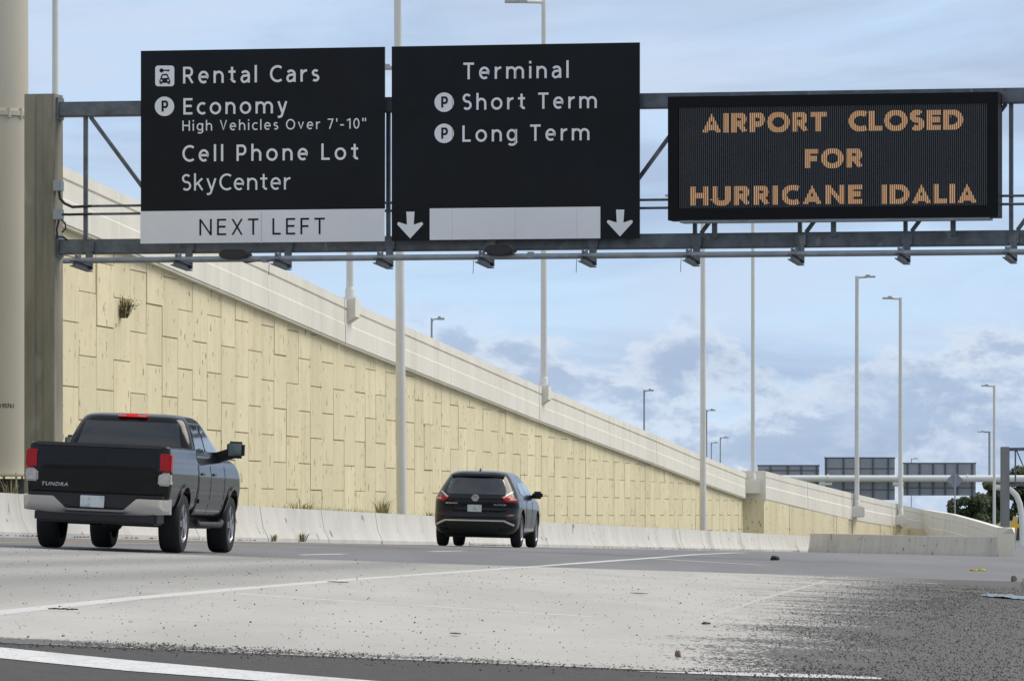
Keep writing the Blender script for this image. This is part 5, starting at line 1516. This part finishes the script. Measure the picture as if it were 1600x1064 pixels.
# roof spoiler
m = MB(); sp = []
for x in [(-0.58 + 1.16 * k / 12) for k in range(13)]:
    u = x / 0.58
    sp += [(x, 0.36 + 0.09 * u * u, 1.545 - 0.02 * u * u), (x, 0.40 + 0.09 * u * u, 1.60 - 0.025 * u * u), (x, 0.80, 1.648 - 0.05 * u * u), (x, 0.72, 1.55)]
m.add(sp, [(i * 4 + k, i * 4 + (k + 1) % 4, (i + 1) * 4 + (k + 1) % 4, (i + 1) * 4 + k) for i in range(12) for k in range(4)] + [(0, 1, 2, 3), (51, 50, 49, 48)])
m.build('spoiler', M_paint, cr, smooth=40)
m = MB(); m.add([(-0.02, 0.78, 1.66), (0.02, 0.78, 1.66), (0.02, 0.98, 1.675), (-0.02, 0.98, 1.675), (0, 0.80, 1.735), (0, 0.84, 1.74)], [(0, 1, 4), (1, 2, 5, 4), (2, 3, 5), (3, 0, 4, 5), (0, 3, 2, 1)]); m.build('roof_antenna', M_paint, cr)
for s_ in (-1, 1):
    def mx(pl): return [(s_ * a, b) for a, b in (pl if s_ > 0 else pl[::-1])]
    skin_patch('tail_light', mx([(0.56, 1.10), (0.62, 1.03), (0.70, 0.985), (0.82, 0.99), (0.89, 1.0), (0.895, 1.06), (0.80, 1.09), (0.77, 1.13), (0.72, 1.10)]), 'rear', bvX, M_red, cr, off=0.014, step=0.04)
    skin_patch('tail_light_lens', mx([(0.74, 1.02), (0.86, 1.03), (0.865, 1.055), (0.76, 1.065)]), 'rear', bvX, M_clear, cr, off=0.02, step=0.04)
    skin_patch('tail_light_blade', mx([(0.60, 1.08), (0.63, 1.06), (0.765, 1.17), (0.80, 1.22), (0.755, 1.20)]), 'rear', bvX, M_clear, cr, off=0.02, step=0.04)
    skin_patch('reflector', mx([(0.68, 0.66), (0.84, 0.675), (0.84, 0.715), (0.68, 0.69)]), 'rear', bvX, M_darkred, cr, off=0.008, step=0.05)
    skin_patch('side_window', [(0.95, 1.17), (1.0, 1.30), (1.28, 1.42), (1.80, 1.42), (1.80, 1.14), (1.2, 1.14)], 'side', bvX, M_glass, cr, off=0.006, step=0.08, sgn=s_)
    skin_patch('side_window', [(1.86, 1.14), (1.86, 1.43), (2.45, 1.43), (2.80, 1.36), (3.15, 1.23), (3.30, 1.14)], 'side', bvX, M_glass_light, cr, off=0.006, step=0.08, sgn=s_)
    for yy in (1.62, 2.72):
        skin_patch('door_seam', [(yy, 0.42), (yy + 0.012, 0.42), (yy + 0.012, 1.10), (yy, 1.10)], 'side', bvX, M_seam, cr, off=0.003, thick=0.01, step=0.1, sgn=s_)
    for yy in (1.72, 2.80):
        m = MB(); m.box2((s_ * 0.955 - 0.02, yy, 0.985), (s_ * 0.955 + 0.016, yy + 0.19, 1.01)); m.build('door_handle', M_chrome, cr, bevel=0.008)
    skin_patch('sill_moulding', [(1.52, 0.36), (3.36, 0.36), (3.36, 0.42), (1.52, 0.42)], 'side', bvX, M_chrome, cr, off=0.012, thick=0.03, step=0.12, sgn=s_)
    m = MB(); m.bar((s_ * 0.84, 3.02, 1.12), (s_ * 1.0, 3.0, 1.15), 0.12, 0.08); m.build('mirror_arm', M_paint, cr)
    m = MB(); m.box2((s_ * 1.03 - 0.115, 2.95, 1.09), (s_ * 1.03 + 0.115, 3.10, 1.255)); m.build('mirror', M_paint, cr, bevel=0.04)
    wheel(cr, s_ * 0.82, 1.02, 0.372, 0.235, s_); wheel(cr, s_ * 0.82, 3.85, 0.372, 0.235, s_)
# chrome strip over the lower bumper, black valance below
skin_patch('bumper_trim', [(-0.86, 0.50), (-0.66, 0.585), (0.66, 0.585), (0.86, 0.50), (0.84, 0.46), (0.64, 0.555), (-0.64, 0.555), (-0.84, 0.46)][::-1], 'rear', bvX, M_chrome, cr, off=0.016, step=0.05)
skin_patch('valance', [(-0.80, 0.27), (0.80, 0.27), (0.83, 0.44), (0.62, 0.54), (-0.62, 0.54), (-0.83, 0.44)], 'rear', bvX, M_black_plastic, cr, off=0.006, step=0.1)
m = MB(); m.box2((-0.19, -0.01, 0.74), (0.13, 0.09, 0.895)); 
m = MB(); m.box2((-0.165, 0.012, 0.76), (0.145, 0.04, 0.915)); m.build('licence_plate', M_plate, cr, bevel=0.005)
m = MB(); m.lathe([(0.052, 0.012), (0.066, 0.005), (0.078, 0.012), (0.078, 0.05)], 28, 'y', (0, 0, 1.06)); m.box2((-0.088, 0.006, 1.047), (0.088, 0.03, 1.073)); m.build('badge', M_badge, cr, smooth=40)
car_text('MURANO', -0.52, 0.925, 0.26, 0.034, bvX, M_chrome, cr, 0.02); car_text('PLATINUM', 0.545, 0.905, 0.26, 0.03, bvX, M_chrome, cr, 0.02)
m = MB(); m.box2((-0.7, 0.5, 0.2), (0.7, 4.4, 0.34)); m.build('underbody', M_black_plastic, cr)
place_vehicle(cr, 740.5, 133.0, 0.118)

# ================================================================== PLANTS AND LITTER
def tuft(name, label, cat, pos, n, h, spread, mats, seed, droop=0.5, leafy=0.0, group=None):
    rg = random.Random(seed)
    t = thing(name, label, cat, pos, 0, group)
    for mi, mt_ in enumerate(mats):
        m = MB()
        for _ in range(n // len(mats)):
            a = rg.uniform(0, 6.28); r_ = rg.uniform(0, spread * 0.35)
            p = Vector((math.cos(a) * r_, math.sin(a) * r_, 0)); hh = h * rg.uniform(0.5, 1.0)
            out = Vector((math.cos(a), math.sin(a), 0)) * spread * rg.uniform(0.2, 1.0)
            w_ = rg.uniform(0.006, 0.012)
            sd_ = Vector((-math.sin(a), math.cos(a), 0)) * w_ if rg.random() < .5 else Vector((w_, 0, 0))
            p1_ = p + out * 0.45 + Vector((0, 0, hh * 0.7)); p2_ = p + out + Vector((0, 0, hh * (1 - droop * rg.random() * 0.6)))
            b = len(m.v); m.v += [tuple(q) for q in (p - sd_, p + sd_, p1_ + sd_ * 0.8, p1_ - sd_ * 0.8, p2_)]
            m.f += [(b, b + 1, b + 2, b + 3), (b + 3, b + 2, b + 4)]
            for _k in range(int(leafy)):
                c = p.lerp(p2_, rg.uniform(0.3, 1)) + Vector((rg.gauss(0, 0.03), rg.gauss(0, 0.03), rg.gauss(0, 0.03)))
                e1_ = Vector((rg.gauss(0, 1), rg.gauss(0, 1), rg.gauss(0, 1))).normalized() * rg.uniform(0.015, 0.035); e2_ = e1_.orthogonal().normalized() * 0.012
                b = len(m.v); m.v += [tuple(c + e1_), tuple(c + e2_), tuple(c - e1_), tuple(c - e2_)]; m.f.append((b, b + 1, b + 2, b + 3))
        m.build('blades' if not leafy else 'foliage', mt_, t)
    return t
# shrub growing out of a joint high on the wall
yy = wall_y(191, WX0 + 0.05); sh_ = Vector((wall_x(yy) + 0.06, yy, (HY - 497) * yy / F))
tuft('wall_shrub', 'scruffy dark green shrub sprouting from a joint high on the cream wall', 'shrub', sh_, 120, 0.62, 0.42, (M_weed_dark, M_weed_dark, M_straw), 31, leafy=3)
# grass behind the barrier top
def behind(px, off=-0.7):
    yy = wall_y(px, BX0 + off); return Vector((barrier_x(yy) + off, yy, road_profile(yy) + 0.45))
tuft('grass_tuft', 'largest tuft of yellow-green grass behind the barrier left of the tall lamp post', 'grass tuft', behind(597), 130, 0.95, 0.36, (M_weed, M_straw), 32)
tuft('grass_tuft', 'thin straggling weeds on the barrier top just right of the pickup', 'grass tuft', behind(470), 60, 0.80, 0.5, (M_straw, M_weed), 33)
tuft('grass_tuft', 'small green tuft at the barrier top beside the crossover', 'grass tuft', behind(672), 60, 0.66, 0.35, (M_weed,), 34)
tuft('grass_tuft', 'dry stalks on the barrier top at the left edge below the mast', 'grass tuft', behind(18), 40, 0.8, 0.25, (M_straw, M_weed_dark), 35)
rg = random.Random(9)
gmb = MB()
for _ in range(900):
    px = rg.choice((rg.uniform(440, 600), rg.uniform(480, 585), rg.uniform(420, 700), rg.uniform(860, 1150)))
    off = rg.uniform(-0.9, -0.55); yy = wall_y(px, BX0 + off); hh = rg.uniform(0.36, 0.52) + 0.10 * rg.random() ** 3
    p = Vector((barrier_x(yy) + off, yy, road_profile(yy) + 0.42)); w_ = 0.012
    b = len(gmb.v); q = p + Vector((rg.gauss(0, 0.06), rg.gauss(0, 0.1), hh))
    gmb.v += [(p.x - w_, p.y, p.z), (p.x + w_, p.y, p.z), (q.x, q.y, q.z)]; gmb.f.append((b, b + 1, b + 2))
put(gmb.build('verge_grass', M_weed), 'short green weeds growing along the back of the barrier', 'grass', kind='stuff')
# weeds in the gutter at the barrier foot
for i, (px, nn_, hh, lab) in enumerate(((428, 26, 0.22, 'tiny weed at the barrier foot nearest to the pickup'), (472, 34, 0.30, 'small bare weed at the barrier foot below the thin straggling weeds'))):
    yy = wall_y(px, BX0 + 0.06); tuft('gutter_weed', lab, 'weed', Vector((barrier_x(yy) + 0.06, yy, zg(barrier_x(yy) + 0.06, yy))), nn_, hh, 0.22, (M_weed_dark, M_straw), 50 + i)
# leaf litter along the foot of the barrier
lmb = MB(); rg = random.Random(19)
for _ in range(520):
    px = rg.choice((rg.uniform(0, 400), rg.uniform(735, 800), rg.uniform(900, 1270), rg.uniform(1000, 1200)))
    off = abs(rg.gauss(0, 0.10)) + 0.02; yy = wall_y(px, BX0 + off); x = barrier_x(yy) + off
    s_ = rg.uniform(0.012, 0.035); z = zg(x, yy) + 0.005
    b = len(lmb.v); lmb.v += [(x - s_, yy, z), (x, yy - s_, z), (x + s_, yy, z), (x, yy + s_, z), (x, yy, z + s_ * 0.9)]
    lmb.f += [(b, b + 1, b + 4), (b + 1, b + 2, b + 4), (b + 2, b + 3, b + 4), (b + 3, b, b + 4)]
put(lmb.build('gutter_debris', M_grit), 'dark leaf litter and dirt along the foot of the barrier', 'debris', kind='stuff')
# pieces lying on the pavement
def lump(name, label, cat, px, py, sx, sy, sz, material, seed, rz=0.0, extra=None):
    p = gnd(px, py, 0.014); rg = random.Random(seed)
    bm = bmesh.new(); bmesh.ops.create_icosphere(bm, subdivisions=2, radius=1)
    for v in bm.verts:
        k = 1 + rg.uniform(-0.28, 0.28)
        v.co = Vector((v.co.x * sx * k, v.co.y * sy * k, max(v.co.z, -0.35) * sz * k + 0.35 * sz))
    me = bpy.data.meshes.new(name); bm.to_mesh(me); bm.free()
    o = obj(name, me, material); o.location = p; o.rotation_euler = (0, 0, rz)
    put(o, label, cat); return o
lump('tyre_scrap', 'dark scrap of tyre rubber lying on the asphalt right of centre', 'debris', 1210, 876, 0.085, 0.10, 0.06, M_tyre, 1)
lump('rock_chunk', 'brown pointed lump on the near edge of the concrete', 'rock', 1059, 1031, 0.014, 0.016, 0.022, M_rust, 2)
lump('asphalt_chunk', 'flat dark chunk lying near the middle of the pavement', 'debris', 1103, 978.5, 0.026, 0.03, 0.012, M_grit, 3)
lump('clay_lump', 'reddish clay lump beside the blue-grey film at the right', 'rock', 1584, 909, 0.045, 0.05, 0.06, M_rust, 5)
def strip(name, label, px0, px1, py, material, wd=0.03, ht=0.008):
    a, b = gnd(px0, py, 0.016), gnd(px1, py + 1.5, 0.016); m = MB()
    t = thing(name, label, 'debris', (a + b) / 2)
    c = t.location
    n = 6
    for i in range(n):
        p, q = a.lerp(b, i / n) - c, a.lerp(b, (i + 1) / n) - c
        k = Vector((0, 0, ht * 0.4 * (i % 2)))
        m.bar(p + k, q + k * 0.5, wd, ht)
    m.build('piece', material, t); return t
strip('rubber_strip', 'dark flat strip lying beside the long white line at left', 77, 120, 955, M_tyre, 0.035, 0.006)
strip('rubber_strip', 'grey flat strip just below the white line near the middle', 515, 541, 911, M_wood, 0.05, 0.005)
strip('rubber_strip', 'small grey flat strip on the concrete beyond the faint painted lines', 988, 1008, 928.5, M_wood, 0.05, 0.004)
strip('rubber_strip', 'short flat strip low on the concrete, left of the brown pointed lump', 707, 716, 993.5, M_wood, 0.03, 0.004)
# bright litter
lt = thing('crumpled_wrapper', 'crumpled orange, green and yellow wrapper on the asphalt at right', 'litter', gnd(1527, 893, 0.014))
for i, (dx, s_, mt_) in enumerate(((-0.10, 0.035, M_litter_o), (-0.06, 0.03, M_litter_g), (-0.01, 0.035, M_litter_y), (0.05, 0.03, M_litter_g), (0.09, 0.04, M_litter_y), (0.12, 0.025, M_wood))):
    bm = bmesh.new(); bmesh.ops.create_icosphere(bm, subdivisions=2, radius=1); rg = random.Random(60 + i)
    for v in bm.verts:
        k = 1 + rg.uniform(-0.4, 0.4); v.co = Vector((v.co.x * s_ * 1.2 * k + dx, v.co.y * s_ * k, max(v.co.z, -0.3) * s_ * 0.8 * k + 0.25 * s_))
    me = bpy.data.meshes.new('fold'); bm.to_mesh(me); bm.free(); obj('fold', me, mt_, lt)
# blue-grey plastic film on the shoulder at the right edge
m = MB(); rg = random.Random(77); NX, NYy = 26, 20; vs_ = []
c0 = gnd(1585, 934)
for j in range(NYy + 1):
    for i in range(NX + 1):
        u, v = i / NX, j / NYy
        x = -0.42 + 1.0 * u; yv = -4.2 + 8.0 * v - 2.6 * u
        X, Y = c0.x + x, c0.y + yv
        h = 0.012 + 0.05 * max(0, mnoise.noise(Vector((x * 5, yv * 0.6, 1)))) + 0.02 * max(0, mnoise.noise(Vector((x * 14, yv * 2, 4))))
        vs_.append((x, yv, zg(X, Y) - c0.z + h))
fs = []
for j in range(NYy):
    for i in range(NX):
        u, v = i / NX - 0.5, j / NYy - 0.5
        if u * u + v * v + 0.16 * mnoise.noise(Vector((u * 5, v * 5, 9))) < 0.2: fs.append((j * (NX + 1) + i, j * (NX + 1) + i + 1, (j + 1) * (NX + 1) + i + 1, (j + 1) * (NX + 1) + i))
m.add(vs_, fs); o = m.build('plastic_film', M_tarp, None, smooth=60); o.location = c0
put(o, 'wet blue-grey plastic film lying on the dark shoulder at the right edge', 'plastic sheet')
# pale drum lying at the right edge
c0 = gnd(1618, 921, 0.0)
dr = thing('plastic_pail', 'pale plastic pail lying on its side at the right edge', 'pail', c0, R(20))
m = MB(); m.lathe([(0.0, -0.1), (0.095, -0.1), (0.105, -0.09), (0.115, 0.16), (0.125, 0.16), (0.125, 0.18), (0.11, 0.18), (0.10, -0.06), (0.0, -0.07)], 28, 'y', (0, 0, 0.128)); m.build('shell', M_cream, dr, smooth=40)
m = MB(); m.tube([(-0.12, 0.17, 0.128), (-0.11, 0.24, 0.05), (0, 0.28, 0.02), (0.11, 0.24, 0.05), (0.12, 0.17, 0.128)], 0.005, 6); m.build('handle', M_steel, dr, smooth=40)
# stencilled number on the mast
me, a, b = text_mesh('19S761', 1.1, 0.02); lo, hi = cap_h(0.02)
for v in me.vertices:
    u = (v.co.x - a) / (b - a); px = 1 + 20 * u; py = 638 - 6.5 * (v.co.y - lo) / (hi - lo)
    x = (px - 800) / F * (MD - 0.7) - mc.x
    x = max(-mr * .99, min(mr * .99, x))
    yv = -math.sqrt(max(mr * mr - x * x, 0)) - 0.004
    v.co = Vector((x, yv, mzz(py)))
me.materials.clear(); obj('stencil_number', me, M_seam, mast)
print('objects', len(bpy.data.objects), 'tris', sum(len(o.data.loop_triangles) or sum(len(p.vertices) - 2 for p in o.data.polygons) for o in bpy.data.objects if o.type == 'MESH'))
